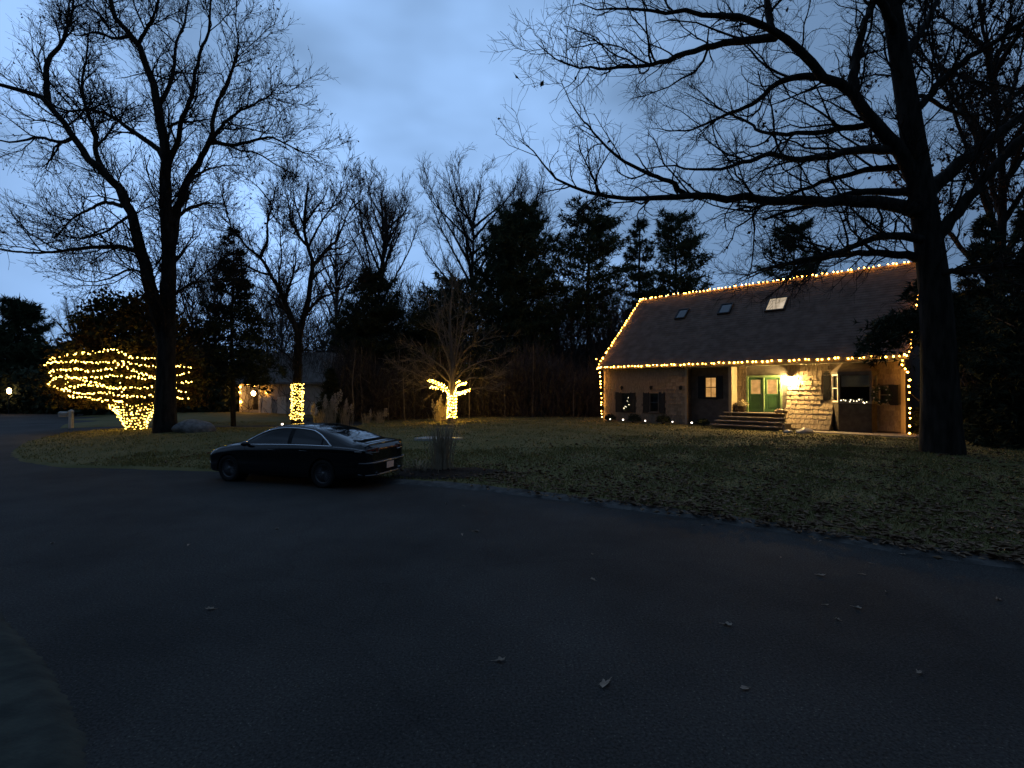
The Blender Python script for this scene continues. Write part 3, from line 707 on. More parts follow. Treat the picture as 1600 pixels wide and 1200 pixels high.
shut = lambda a, b, o, t: (hs(a, t), hs(b, t), o[2] - .06, o[3] + .06)
course(s_l + .14, s_p1 - .03, -.1, WTOP - .01, WT, .21, [shut(962, 993.5, w1, WT), shut(1005, 1039, w2, WT)])
course(s_p2 + .02, bayc0 + .1, .1, WTOP - .05, T2, .235, [(bayc0 - .05, bayc1 + .05, FH - .2, 9), (hs(1286, T2), hs(1298, T2), hp(1292, 628, T2)[1], hp(1292, 583, T2)[1])], True, .13, .27)
course(bayc1 + .02, s_r - .14, .1, WTOP - .05, T2, .235, [shut(1367, 1405, w5, T2)])
course(S0 + .02, d0 - .02, FLOOR + .0, WTOP - .05, T2, .235, [])
cand.sort(key=lambda c: abs((c[0] + c[1]) / 2 - lamp_s) + (0 if c[5] else 3) + (c[4] < T2) * 20)
rest = MB(); shared = {}
for q, (a, b, c, d, t, fl) in enumerate(cand):
    f0, f1 = (flare(c), flare(d)) if fl else (0, 0)
    th0 = rng.uniform(.045, .08) if fl else rng.uniform(.03, .065)
    Vv = np.array([(a, t - f0 - th0, c), (b, t - f0 - th0, c), (b, t - f0 + .0, c), (a, t - f0 + .0, c), (a, t - f1 - .008, d), (b, t - f1 - .008, d), (b, t - f1 + .0, d), (a, t - f1 + .0, d)])
    if q < 300:
        m_ = MB().hexa(Vv); part(m_, 'shingle', 'shingle')
    else: rest.hexa(Vv)
tag(part(rest, 'shingle_field', 'shingle'), kind='stuff')
# backing under the flare so that nothing shows through
bk = MB()
zz_ = np.linspace(-.2, FH, 12)
for c, d in zip(zz_[:-1], zz_[1:]):
    l0 = s_p2 - .40 * np.clip((.95 - c) / .95, 0, 1) ** 1.5; e1 = bayc0 + .1
    bk.hexa([(l0, T2 - flare(c) + .012, c), (e1, T2 - flare(c) + .012, c), (e1, T2 - .002, c), (l0, T2 - .002, c), (l0, T2 - flare(d) + .012, d), (e1, T2 - flare(d) + .012, d), (e1, T2 - .002, d), (l0, T2 - .002, d)])
part(bk, 'flared_skirt', 'wall')
# unlit sconces above the two windows
for px in (973, 1018.5, 1064.5):
    s, z = hp(px, 606, WT); m_ = MB(); m_.box((s - .06, WT - .045, z - .1), (s + .06, WT - .028, z + .12)); m_.lathe((s, WT - .13, z - .12), [(0, 0), (.05, .0), (.085, .16), (.1, .17), (.02, .25), (0, .26)], 8); part(m_, 'sconce', 'black_paint')
# porch lantern
lt = thing('porch_lantern', 'glowing porch lantern on the shingle wall beside the green doors', 'wall lamp', hworld(lamp_s, T2, lamp_z), HROT)
m_ = MB(); m_.lathe((0, -.19, -.13), [(.0, 0), (.06, .0), (.095, .06), (.095, .2), (.06, .26), (0, .26)], 12); m_.build('lamp_globe', M['porch_glow'], lt, True)
m_ = MB(); m_.box((-.06, -.05, -.12), (.06, -.028, .12)); m_.box((-.015, -.19, .15), (.015, -.05, .18)); m_.lathe((0, -.19, .132), [(.15, 0), (.12, .04), (.03, .09), (0, .12)], 10); m_.build('bracket', M['black_paint'], lt)
# walkway below the house front
wk = MB(); a_ = hworld(hs(1240, WT), -.9, 0); 
pts = [hworld(hs(1262, WT), T2 - .9, 0), hworld(hs(1262, WT), -.9, 0), hworld(LEN - .3, -.9, 0), hworld(LEN + .6, -.6, 0), hworld(LEN + .6, T2 - .1, 0), hworld(LEN - .1, T2 - .1, 0)]
pz = max(gz(p[0], p[1]) for p in pts) + .02
n_ = len(pts); wk.poly([(p[0], p[1], pz) for p in pts]); wk.add([(p[0], p[1], pz) for p in pts] + [(p[0], p[1], pz - .3) for p in pts], [(i_, i_ + n_, (i_ + 1) % n_ + n_, (i_ + 1) % n_) for i_ in range(n_)])
wk.build('path', M['concrete'])['kind'] = 'structure'

# ------------------------------------------------------------------ strings of lights
def bulb_mesh(name, r, m, sub=1, scale=(1, 1, 1)): return MB().ico((0, 0, 0), r, sub, scale).build('bulb', M[m], None, False, True)
def string(name, label, paths, spacing, me, parent_loc, cord_r=.008, jit=.015, group=None, limit=300, cat='string lights', rest_mat=None, rest_r=.03):
    t = thing(name, label, cat, parent_loc, 0, group); o_ = np.asarray(parent_loc, float); cd = MB(); pts = []
    for P in paths:
        P = np.asarray(P, float) - o_
        cd.tube(P, cord_r, 4)
        s = np.concatenate([[0], np.cumsum(np.linalg.norm(np.diff(P, axis=0), axis=1))]); n = max(2, int(s[-1] / spacing))
        u = np.linspace(0, s[-1], n) + rng.normal(size=n) * spacing * .2
        pts.append(np.stack([np.interp(u, s, P[:, i_]) for i_ in range(3)], 1) + rng.normal(size=(n, 3)) * jit)
    cd.build('cord', M['cord'], t)
    pts = np.concatenate(pts); order = rng.permutation(len(pts)); pts = pts[order]
    for p in pts[:limit]:
        b = bpy.data.objects.new('bulb', me); b.location = p; b.scale = (rng.uniform(.8, 1.2),) * 3; link(b, t)
    if len(pts) > limit:
        m_ = MB()
        for p in pts[limit:]: m_.ico(p, rest_r * rng.uniform(.8, 1.2), 1)
        tag(m_.build('bulb_run', M[rest_mat], t), kind='stuff')
    return t
hb = bulb_mesh('house_bulb', .038, 'house_bulb')
def hline(a, b, n=30, sag=.05, seg=12):
    a, b = np.array(a), np.array(b); u = np.linspace(0, 1, n); P = a + (b - a) * u[:, None]
    P[:, 2] -= sag * np.abs(np.sin(u * np.pi * seg)); return P
def H(s, t, z): return hworld(s, t, z)
sR = hs(1421, T2 - .18); zR = hp(1421, 677, T2 - .18)[1]
string('eave_lights', 'warm light string along the lower roof edge of the shingled house', [hline(H(-.05, -.1, EAVE - .02), H(LEN, -.1, EAVE - .02), 60)], .24, hb, H(0, -.1, EAVE), group='light strings on the shingled house')
string('ridge_lights', 'warm light string along the roof ridge of the shingled house', [hline(H(0, RT - .12, RZ + .10), H(LEN, RT - .12, RZ + .10), 60)], .24, hb, H(0, RT, RZ), group='light strings on the shingled house')
string('rake_lights', 'slanting light string up the gable edge nearest the pines', [hline(H(-.08, -.05, EAVE + .12), H(-.08, RT, RZ + .12), 30)], .26, hb, H(-.05, 0, EAVE), group='light strings on the shingled house')
string('rake_lights', 'slanting light string on the gable edge beside the huge oak trunk', [hline(H(LEN + .08, -.05, EAVE + .12), H(LEN + .08, RT, RZ + .12), 30)], .26, hb, H(LEN + .05, 0, EAVE), group='light strings on the shingled house')
string('corner_lights', 'upright light string on the house corner nearest the dark woods', [hline(H(.08, WT - .17, .1), H(.05, -.06, EAVE - .1), 20, .0)] + [hline(H(-.1, -.1, EAVE - .15), H(-.16, -.12, EAVE + .5), 6, 0)], .24, hb, H(.1, WT, 0), group='light strings on the shingled house')
string('corner_lights', 'upright light string on the house corner beside the huge oak trunk', [hline(H(sR, T2 - .18, zR), H(sR, T2 - .18, 2.4), 14, 0), resample([H(sR, T2 - .18, 2.4), H(sR - .02, T2 - .3, 2.75), H(LEN - .25, .4, 3.05), H(LEN - .1, -.1, EAVE)], 8)], .25, hb, H(LEN, WT, 0), group='light strings on the shingled house')

# things at the foot of the house
def ground_house(px, py):
    p = onz(px, py, .3); return np.array([p[0], p[1], gz(p[0], p[1])])
def hfront(px, t): 
    p = hworld(hs(px, t), t, 0); p[2] = gz(p[0], p[1]); return p
def shrub(px, t, r, label, h=1.0, m_='needle_dark'):
    c = hfront(px, t); r0 = thing('shrub', label, 'shrub', c, 0, 'clipped shrubs along the house front')
    n = 900; d = nrm(rng.normal(size=(n, 3))); d[:, 2] = np.abs(d[:, 2]) * 1.0; rad = r * rng.uniform(.55, 1.05, n)[:, None]
    P = d * rad * np.array([1, 1, h]) + np.array([0, 0, r * .35]); V, F = leaf_quads(P, .07, rng); MB().add(V, F).build('foliage', M[m_], r0)
    st = MB()
    for q in range(5): e = nrm(np.array([rng.normal(), rng.normal(), 1.6])) * r; st.tube([(0, 0, -.05), e * .5, e], [.02, .015, .006], 5)
    st.build('stem', M['bark'], r0)
shrub(953.5, -.25, .36, 'round dark shrub below the house corner lights')
shrub(990.5, -.35, .42, 'round dark shrub below the window with the Christmas tree')
shrub(1036, -.4, .42, 'round dark shrub below the unlit shuttered window')
shrub(1098, .1, .38, 'low dark shrub in the shade beside the porch steps', .7)
for px, lab in ((953, 'small white spotlight in front of the house corner shrub'), (973, 'small white spotlight below the window with the Christmas tree'), (1007.5, 'small white spotlight between the two shuttered windows'), (1050, 'small white spotlight right of the unlit shuttered window'), (1080, 'small white spotlight at the foot of the narrow porch post')):
    c = hfront(px, -.75); t = thing('garden_spotlight', lab, 'garden light', c, 0, 'white spotlights along the house front')
    m_ = MB(); m_.tube([(0, 0, -.1), (0, 0, .13)], .012, 5); m_.build('stake', M['black_paint'], t)
    m_ = MB(); m_.lathe((0, 0, .12), [(.02, 0), (.06, .03), (.075, .14), (.06, .15)], 8); m_.build('housing', M['black_paint'], t)
    m_ = MB(); m_.ico((0, -.04, .2), .05, 2); m_.build('bulb', M['white_bulb'], t)
# planter with pale mums by the door
c = hworld(hs(1158.5, T2 - .35), T2 - .35, FLOOR); t = thing('flower_pot', 'dark pot of pale flowers left of the green doors', 'flower pot', c)
MB().lathe((0, 0, .003), [(.0, 0), (.18, 0), (.26, .3), (.28, .32), (.26, .34), (.0, .32)], 14).build('pot', M['pot'], t, True)
n = 700; d = nrm(rng.normal(size=(n, 3))); d[:, 2] = np.abs(d[:, 2]); P = d * rng.uniform(.2, .36, n)[:, None] * np.array([1, 1, .8]) + np.array([0, 0, .34]); V, F = leaf_quads(P, .06, rng); MB().add(V, F).build('flowers', M['flower'], t)
c = hworld(hs(1150, .6) + .05, .6, FLOOR); t = thing('stoneware_jar', 'small dark jar behind the wide porch post', 'jar', c)
MB().lathe((0, 0, .003), [(0, 0), (.1, 0), (.15, .14), (.13, .3), (.08, .36), (.1, .4), (.08, .41), (0, .38)], 12).build('jar_body', M['pot'], t, True)
# pumpkins by the right end of the top step
def pumpkin(c, r, label, m_):
    t = thing('pumpkin', label, 'pumpkin', c, 0, 'pumpkins on the top step'); th = np.linspace(0, 2 * np.pi, 32, endpoint=False); ph = np.linspace(-1.45, 1.45, 9); rr_ = 1 + .09 * np.cos(8 * th)
    V = np.stack([np.cos(ph)[:, None] * np.cos(th) * rr_, np.cos(ph)[:, None] * np.sin(th) * rr_, np.sin(ph)[:, None] * .78 * np.ones(32)], -1).reshape(-1, 3) * r + np.array([0, 0, r * .77])
    i_ = (np.arange(8)[:, None] * 32 + np.arange(32)[None]).ravel(); j_ = (np.arange(8)[:, None] * 32 + (np.arange(32)[None] + 1) % 32).ravel()
    MB().add(V, np.stack([i_, j_, j_ + 32, i_ + 32], 1)).build('pumpkin_body', m_, t, True); MB().tube([(0, 0, r * 1.5), (0, .01, r * 1.75), (.03, .02, r * 1.95)], [.03, .02, .018], 6).build('stalk', M['straw'], t)
pm = mat('pale_pumpkin', (.42, .3, .16), .6, (.5, .38, .22), 4); pm2 = mat('dark_gourd', (.1, .07, .04), .6, (.16, .1, .06), 4)
for px, r, lab, m_ in ((1214, .13, 'pale pumpkin on the top step nearest the doors', pm), (1219.5, .16, 'pale pumpkin in the middle of the top step trio', pm), (1226, .13, 'dark gourd at the right end of the top step', pm2)):
    pumpkin(hworld(hs(px, -.12), -.12, FLOOR + .0), r, lab, m_)
def rock(px, py_or_t, r, label, m_='stone', name='rock', sc=(1.3, 1, .7), group=None, pos=None, seed=0):
    c = pos if pos is not None else hfront(px, py_or_t); t = np.random.default_rng(seed + 5); V, F = ICO[3]; V = V.copy()
    for q in range(9): d = nrm(t.normal(size=3)); V += np.outer(np.minimum(0, .62 + .25 * t.random() - V @ d), d) * .9
    V += .05 * np.sin(V[:, [1, 2, 0]] * 5 + seed) ; o = MB().add(V * r * np.array(sc) + np.array([0, 0, r * sc[2] * .35]), F).build(name, M[m_], None, True); o.location = tuple(c); return tag(o, label, 'rock', group)
rock(1257, -1.25, .3, 'pale mossy stone in front of the flared shingle wall', 'pale_stone', seed=1)
rock(1231, -1.75, .16, 'small pale stone at the foot of the porch steps', 'pale_stone', seed=2)
# ornaments inside: the Christmas tree behind the left window, lights on the bay sill
c = hworld((w1[0] + w1[1]) / 2, 1.15, .55); t = thing('christmas_tree', 'lit Christmas tree inside the left shuttered window', 'Christmas tree', c)
m_ = MB(); m_.lathe((0, 0, 0), [(.05, -.6), (.05, 0), (.62, .02), (.4, .6), (.46, .58), (.25, 1.15), (.3, 1.13), (.02, 1.75)], 14); m_.build('branches', M['needle'], t)
xb = bulb_mesh('xmas_bulb', .028, 'xmas_bulb')
for q in range(46):
    u = rng.random(); r_ = .66 * (1 - u * .95); a = rng.uniform(0, 2 * np.pi); b = bpy.data.objects.new('bulb', xb); b.location = (r_ * np.cos(a), r_ * np.sin(a), .05 + u * 1.6); link(b, t)
sill = [hworld(bl[1][0] + .15 + q * (bl[2][0] - bl[1][0] - .3) / 11, WT - .28 + .05 * math.sin(q * 2), bz0 + .08 + .04 * math.sin(q * 1.7)) for q in range(12)]
string('sill_lights', 'small bright lights lying on the bay window sill', [np.array(sill)], .11, xb, sill[0], .006, .03)
# wreath on the right window
s, z = hp(1378, 617, WT); wr = thing('wreath', 'wreath with pale balls hung on the small window right of the bay', 'wreath', hworld(s, WT - .09, z), HROT)
n = 900; a = rng.uniform(0, 2 * np.pi, n); P = np.stack([np.cos(a) * .3, rng.normal(size=n) * .04, np.sin(a) * .3], 1) + rng.normal(size=(n, 3)) * .05; V, F = leaf_quads(P, .07, rng); MB().add(V, F).build('greenery', M['needle'], wr)
for q in range(7):
    a = q * .9; MB().ico((np.cos(a) * .3, -.08, np.sin(a) * .3), .034, 2).build('ball', M['white_trim'], wr, True)

# ================================================================== trees
def traced(pts, Y, r0, r1, dy=0.0, Y0=None):
    if r1 < .03: r1 *= .5
    """a limb through photo points; its depth runs from Y (or Y0) by dy metres from root to tip, bowed"""
    n = len(pts); u = np.linspace(0, 1, n); ys = (Y if Y0 is None else Y0) + dy * u ** 1.2
    return np.array([at(p[0], p[1], y) for p, y in zip(pts, ys)]), r0, r1

# --- huge oak at the right
YO = 16.0; bx_ = at(1472, 700, YO)[0]; OB = np.array([bx_, YO, gz(bx_, YO) - .05])
oak = thing('oak_tree', 'huge bare oak with long level limbs beside the right end of the shingled house', 'tree', OB)
px_m = YO / 800
trunk = [OB] + [at(x, y, YO + .0) for x, y in ((1470, 660), (1467, 560), (1460, 450), (1444, 330), (1428, 225), (1416, 150), (1408, 100), (1392, 0), (1380, -120), (1372, -260), (1360, -400))]
KO = YO / 13
limbs = [(np.array(trunk), .435 * KO, .10 * KO)]
LO = [
 ([(1446, 330), (1434, 285), (1412, 245), (1390, 215), (1365, 185), (1330, 142), (1280, 115), (1250, 75), (1205, 45), (1160, 28), (1120, 22), (1050, 19), (1000, 17), (955, 15), (925, 17), (905, 2)], .205, .018, -1.5),
 ([(1205, 45), (1199, 10), (1200, -40), (1215, -110)], .10, .03, .8),
 ([(1333, 142), (1337, 95), (1345, 55), (1356, 22), (1367, -10), (1378, -80)], .13, .04, 1.2),
 ([(1212, 58), (1180, 62), (1150, 65), (1100, 75), (1050, 92), (1015, 102), (950, 107), (920, 106), (875, 95), (838, 68)], .11, .015, -2.2),
 ([(1285, 120), (1260, 119), (1240, 122), (1215, 130), (1180, 160), (1145, 175), (1100, 195), (1065, 205), (1020, 200)], .10, .015, 1.6),
 ([(1365, 192), (1345, 198), (1320, 200), (1275, 207), (1225, 210), (1185, 205), (1170, 190), (1125, 170), (1080, 130)], .09, .012, 2.4),
 ([(1408, 240), (1385, 233), (1340, 235), (1290, 245), (1240, 247), (1195, 242), (1160, 255), (1100, 265), (1050, 260), (995, 266)], .13, .014, -2.0),
 ([(1430, 262), (1410, 260), (1360, 265), (1315, 275), (1280, 287), (1240, 302), (1190, 320), (1145, 330), (1095, 350)], .10, .012, 2.6),
 ([(1440, 335), (1420, 325), (1370, 316), (1320, 314), (1250, 314), (1180, 311), (1120, 309), (1070, 308), (1010, 310), (950, 307), (900, 295), (865, 275), (830, 235), (810, 218)], .19, .018, -1.0),
 ([(1435, 305), (1415, 300), (1370, 299), (1325, 303), (1280, 318), (1230, 330), (1190, 345)], .12, .03, 1.0),
 ([(1445, 378), (1425, 372), (1375, 370), (1340, 382), (1310, 395), (1250, 405), (1200, 420), (1150, 437)], .12, .014, -1.7),
 ([(1445, 405), (1420, 400), (1370, 395), (1325, 397), (1275, 405), (1225, 415), (1180, 430), (1145, 447)], .12, .014, 1.8),
 ([(1075, 307), (1062, 296), (1050, 285), (1010, 270), (965, 245), (930, 210), (895, 165), (875, 122)], .07, .012, -1.2),
 ([(1440, 312), (1455, 297), (1490, 265), (1525, 235), (1565, 205), (1600, 178), (1650, 140), (1720, 90)], .20, .06, 1.4),
 ([(1452, 390), (1468, 365), (1500, 325), (1535, 285), (1565, 250), (1600, 215), (1660, 170), (1740, 100)], .17, .05, -1.6),
 ([(1425, 180), (1432, 172), (1465, 135), (1500, 100), (1540, 75), (1580, 45), (1620, 15), (1680, -40)], .10, .03, -1.2),
 ([(1452, 440), (1480, 425), (1520, 425), (1570, 415), (1620, 410)], .09, .03, -2.0),
 ([(1410, 110), (1425, 70), (1450, 30), (1475, -20), (1520, -90)], .12, .04, 2.0),
 ([(1400, 60), (1385, 20), (1350, -40), (1300, -90), (1230, -130)], .12, .03, -2.0),
 ([(1395, 20), (1430, -30), (1490, -70), (1570, -110), (1640, -130)], .12, .03, -2.5),
 ([(1418, 160), (1440, 150), (1480, 170), (1530, 180), (1590, 160), (1640, 150)], .07, .02, 3.0),
]
for pts, r0, r1, dy in LO: limbs.append(traced(pts, YO, r0 * KO, r1 * KO, dy * KO))
bare_tree(oak, OB, limbs, [
    dict(spacing=.30, lmin=1.1, lmax=3.5, ang=48, k=8, up=.10, jit=.22, t0=.10, rr=.6, rlen=.011, rmin=.010, sides=4),
    dict(spacing=.19, lmin=.42, lmax=1.5, ang=46, k=5, up=.08, jit=.22, t0=.12, rlen=.008, rmin=.0070),
    dict(spacing=.17, lmin=.22, lmax=.75, ang=45, k=3, up=.05, jit=.2, t0=.15, rlen=.006, rmin=.0054)], leaves=170, leaf_size=.14, sides=20, low=4.2)

# --- tall two-stemmed tree at the left
YL = 25.6; bx_ = at(258, 664, YL)[0]; LB = np.array([bx_, YL, gz(bx_, YL) - .05])
lt_ = thing('tall_tree', 'tall bare tree with two stems standing before the lit umbrella crown', 'tree', LB)
limbs = [(np.array([LB] + [at(x, y, YL) for x, y in ((259, 600), (260, 540), (262, 480), (264, 400), (260, 340), (258, 280), (260, 240), (252, 200), (245, 160), (240, 130), (225, 95), (215, 65), (195, 45), (175, 20), (172, -10), (165, -60))]), .50, .07)]
LL = [
 ([(258, 535), (250, 505), (240, 465), (230, 430), (215, 370), (200, 325), (185, 295), (165, 270), (135, 245), (115, 215), (90, 180), (70, 155), (40, 145), (0, 132), (-50, 105)], .36, .06, -1.5),
 ([(263, 410), (268, 385), (270, 365), (278, 325), (290, 290), (304, 265), (320, 235), (330, 210), (333, 185), (345, 150), (360, 125), (372, 85)], .26, .04, 1.5),
 ([(326, 223), (340, 223), (360, 227), (395, 220), (425, 215), (460, 232), (490, 243)], .12, .025, -1.0),
 ([(272, 352), (280, 338), (295, 325), (320, 318), (347, 319)], .11, .03, 2.0),
 ([(75, 163), (73, 120), (75, 95), (95, 70), (112, 25), (115, -20)], .16, .04, 1.0),
 ([(222, 398), (205, 390), (180, 385), (140, 387), (100, 392), (50, 395), (-10, 388)], .13, .03, -2.0),
 ([(190, 322), (175, 318), (160, 317), (140, 327), (115, 340), (85, 372)], .11, .03, 1.6),
 ([(260, 252), (248, 235), (230, 220), (200, 200), (170, 180), (140, 172), (100, 172), (55, 148)], .16, .03, 2.0),
 ([(263, 198), (280, 191), (300, 190), (330, 185), (360, 175)], .08, .02, -1.6),
 ([(259, 270), (268, 245), (280, 215), (283, 190), (300, 150), (308, 100), (325, 50), (330, 0), (335, -40)], .15, .03, -2.4),
 ([(246, 165), (262, 140), (272, 105), (275, 70), (290, 30), (295, -20)], .12, .03, 2.2),
 ([(216, 68), (232, 40), (245, 10), (250, -40)], .10, .03, -1.2),
 ([(290, 290), (310, 272), (335, 262), (365, 258), (392, 262)], .09, .02, 2.2),
 ([(232, 436), (220, 425), (200, 422), (170, 435), (140, 440), (100, 430)], .08, .02, 1.8),
 ([(262, 470), (280, 455), (305, 440), (330, 440), (355, 425)], .07, .02, -1.4),
 ([(165, 270), (150, 240), (148, 205), (135, 170), (128, 130), (135, 90), (140, 40)], .14, .03, 2.6),
 ([(115, 215), (95, 222), (60, 215), (20, 222), (-25, 215)], .10, .03, 2.0),
 ([(205, 335), (190, 345), (165, 362), (120, 372), (70, 360), (20, 350)], .08, .02, -2.5),
 ([(320, 235), (340, 205), (365, 180), (392, 165), (420, 150), (440, 128)], .11, .02, -2.4),
 ([(345, 150), (362, 110), (372, 70), (368, 30), (372, -10)], .09, .02, -1.0),
 ([(205, 55), (180, 60), (150, 50), (120, 55), (90, 40)], .09, .02, 1.5),
]
for pts, r0, r1, dy in LL: limbs.append(traced(pts, YL, r0, r1, dy * 1.6))
bare_tree(lt_, LB, limbs, [
    dict(spacing=.35, lmin=1.4, lmax=4.2, ang=46, k=7, up=.20, jit=.22, t0=.12, rr=.6, rlen=.010, rmin=.017, sides=4),
    dict(spacing=.21, lmin=.7, lmax=2.2, ang=42, k=5, up=.18, jit=.22, t0=.12, rlen=.008, rmin=.012),
    dict(spacing=.20, lmin=.4, lmax=1.1, ang=40, k=3, up=.12, jit=.2, t0=.15, rlen=.007, rmin=.0085)], leaves=7500, leaf_size=.095, sides=14)

# --- forked tree with a light-wrapped trunk
YM = 31.0; bx_ = at(463, 661, YM)[0]; MBs = np.array([bx_, YM, gz(bx_, YM) - .05])
mt = thing('forked_tree', 'bare forked tree with its lower trunk wrapped in yellow lights behind the car', 'tree', MBs)
limbs = [(np.array([MBs] + [at(x, y, YM) for x, y in ((464, 620), (466, 570), (467, 530), (473, 500), (482, 469), (485, 438), (489, 412), (481, 386), (475, 355), (478, 315), (482, 285))]), .30, .05)]
LM = [
 ([(467, 535), (463, 515), (458, 502), (446, 475), (438, 456), (423, 429), (406, 403), (389, 389), (374, 371), (360, 350), (352, 325)], .20, .03, -1.5),
 ([(446, 470), (449, 455), (455, 438), (461, 415), (463, 395)], .10, .03, 1.6),
 ([(406, 402), (413, 388), (418, 372), (418, 348), (426, 318), (430, 290)], .12, .02, 1.5),
 ([(489, 415), (497, 407), (512, 389), (528, 372), (545, 330), (560, 298)], .13, .02, 1.6),
 ([(478, 490), (487, 480), (501, 466), (527, 455), (547, 443), (567, 430)], .11, .025, -1.6),
 ([(455, 500), (443, 481), (423, 461), (403, 449), (380, 447)], .09, .02, 2.0),
 ([(482, 386), (468, 370), (455, 345), (450, 315), (440, 285)], .10, .02, -1.5),
 ([(485, 440), (500, 425), (515, 415), (535, 412), (552, 416)], .07, .02, 2.0),
 ([(476, 350), (490, 330), (508, 305), (515, 280)], .08, .02, 1.2),
 ([(423, 429), (405, 425), (385, 415), (365, 400), (345, 392)], .08, .02, 2.2),
 ([(512, 389), (530, 388), (550, 376), (568, 358)], .07, .015, -1.4),
 ([(482, 386), (500, 350), (520, 320), (535, 292), (540, 272)], .08, .02, -1.8), ([(425, 320), (410, 300), (395, 285), (380, 275)], .06, .015, 1.0), ([(356, 335), (347, 305), (343, 282)], .06, .015, -1.0), ([(475, 355), (462, 320), (458, 290), (455, 268)], .07, .015, 2.0), ([(545, 330), (562, 315), (575, 300)], .05, .015, -1.0), ([(374, 371), (358, 362), (340, 350)], .06, .015, 2.0),
 ([(438, 458), (436, 430), (440, 400), (438, 370), (444, 340)], .07, .015, -2.2),
]
for pts, r0, r1, dy in LM: limbs.append(traced(pts, YM, r0, r1, dy * 1.5))
LVM = [dict(spacing=.34, lmin=1.0, lmax=3.3, ang=42, k=7, up=.22, jit=.2, t0=.12, rr=.6, rlen=.010, rmin=.016, sides=4),
       dict(spacing=.19, lmin=.5, lmax=1.7, ang=40, k=4, up=.2, jit=.2, t0=.12, rlen=.008, rmin=.012),
       dict(spacing=.18, lmin=.35, lmax=1.0, ang=38, k=3, up=.15, jit=.2, t0=.15, rlen=.007, rmin=.0095)]
bare_tree(mt, MBs, limbs, LVM, leaves=500, leaf_size=.16, sides=12)

# --- small fan-shaped tree with lit trunk and boughs
YC = 33.0; bx_ = at(706, 656, YC)[0]; CB = np.array([bx_, YC, gz(bx_, YC) - .05])
ct = thing('fan_tree', 'small fan-shaped bare tree with glowing wrapped trunk and boughs at the lawn edge', 'tree', CB)
limbs = [(np.array([CB] + [at(x, y, YC) for x, y in ((706, 640), (706, 615), (706, 590), (707, 565), (704, 530), (703, 495), (706, 460), (707, 432))]), .28, .02)]
LC = [([(705, 618), (694, 604), (680, 598), (660, 590), (640, 580), (618, 572)], .12, .012, -1.0), ([(704, 612), (690, 607), (672, 606), (650, 600), (630, 602)], .09, .012, 1.2), ([(707, 612), (714, 600), (722, 597), (738, 590), (760, 592), (785, 585)], .10, .012, 1.0), ([(708, 617), (720, 613), (734, 608), (755, 606), (780, 610)], .09, .012, -1.0),
      ([(706, 595), (696, 578), (680, 565), (660, 552), (630, 540)], .08, .01, 1.5), ([(706, 590), (700, 560), (688, 530), (676, 500), (668, 475)], .09, .01, -1.6), ([(707, 590), (716, 565), (730, 545), (752, 532), (784, 525)], .09, .01, -1.0), ([(707, 580), (716, 540), (724, 505), (732, 470)], .09, .01, 1.8), ([(706, 575), (697, 530), (690, 490), (690, 455)], .08, .01, 1.0), ([(707, 570), (713, 525), (716, 485), (722, 448)], .08, .01, -1.6),
      ([(705, 600), (688, 585), (668, 568), (645, 562), (622, 556)], .07, .01, -2.0), ([(708, 598), (728, 577), (750, 566), (776, 560), (797, 556)], .07, .01, 2.0)]
for pts, r0, r1, dy in LC: limbs.append(traced(pts, YC, r0, r1, dy))
bare_tree(ct, CB, limbs, [dict(spacing=.26, lmin=.8, lmax=2.4, ang=32, k=7, up=.06, jit=.12, t0=.2, rr=.6, rlen=.009, rmin=.012, sides=4),
    dict(spacing=.22, lmin=.4, lmax=1.3, ang=32, k=4, up=.05, jit=.15, t0=.15, rlen=.008, rmin=.010), dict(spacing=.2, lmin=.25, lmax=.7, ang=34, k=3, up=.04, jit=.15, t0=.15, rlen=.007, rmin=.008)], twig_m='bark_pale', bark_m='bark_pale', sides=12)

# --- dome-crowned tree with the strung lights
YU = 29.4; UB0 = at(213, 672, YU); UB = np.array([UB0[0], YU, gz(UB0[0], YU) - .05])
ut = thing('umbrella_tree', 'wide dome-shaped russet tree strung with rows of yellow lights', 'tree', UB)
ux0, ux1 = at(72, 570, YU)[0], at(335, 570, YU)[0]; uz0, uz1 = at(200, 632, YU)[2], at(200, 447, YU)[2]
UC = np.array([(ux0 + ux1) / 2, YU, uz0]); URX = (ux1 - ux0) / 2; URY = 2.75; URZ = uz1 - uz0
limbs = [(np.array([UB, at(213, 655, YU), at(214, 640, YU), at(214, 625, YU), at(212, 600, YU)]), .36, .2)]
for q in range(15):
    a = q * 2 * np.pi / 15; e = UC + np.array([np.cos(a) * URX * .8, np.sin(a) * URY * .8, URZ * (.18 + .25 * (q % 3))])
    b = np.array([at(213, 640, YU)[0] + np.cos(a) * .22, YU + np.sin(a) * .22, UB[2] + .1]); m0 = b + np.array([np.cos(a) * .22, np.sin(a) * .22, .8]); m1 = b + np.array([np.cos(a) * .85, np.sin(a) * .85, 1.75])
    limbs.append((np.array([b, m0, m1, (m1 + e) / 2 + np.array([0, 0, .3]), e]), .21, .03))
bare_tree(ut, UB, limbs, [dict(spacing=.4, lmin=.6, lmax=1.6, ang=50, k=5, up=.05, jit=.25, t0=.3, rlen=.012, rmin=.012)], sides=10)
cl = []
while len(cl) < 700:
    p = rng.uniform(-1, 1, 3); p[2] = abs(p[2]); r_ = np.linalg.norm(p)
    lim = 1 - .06 * math.sin(7 * math.atan2(p[1], p[0])) - .05 * rng.random()
    if r_ < lim and r_ > .35 and p[2] * 0 + 1 > 0: cl.append(UC + p * np.array([URX * .90, URY * .90, URZ * .95]))
cl = np.array(cl); P = np.repeat(cl, 42, 0) + rng.normal(size=(len(cl) * 42, 3)) * np.array([.28, .28, .2]); P = P[P[:, 2] > uz0 - .1]
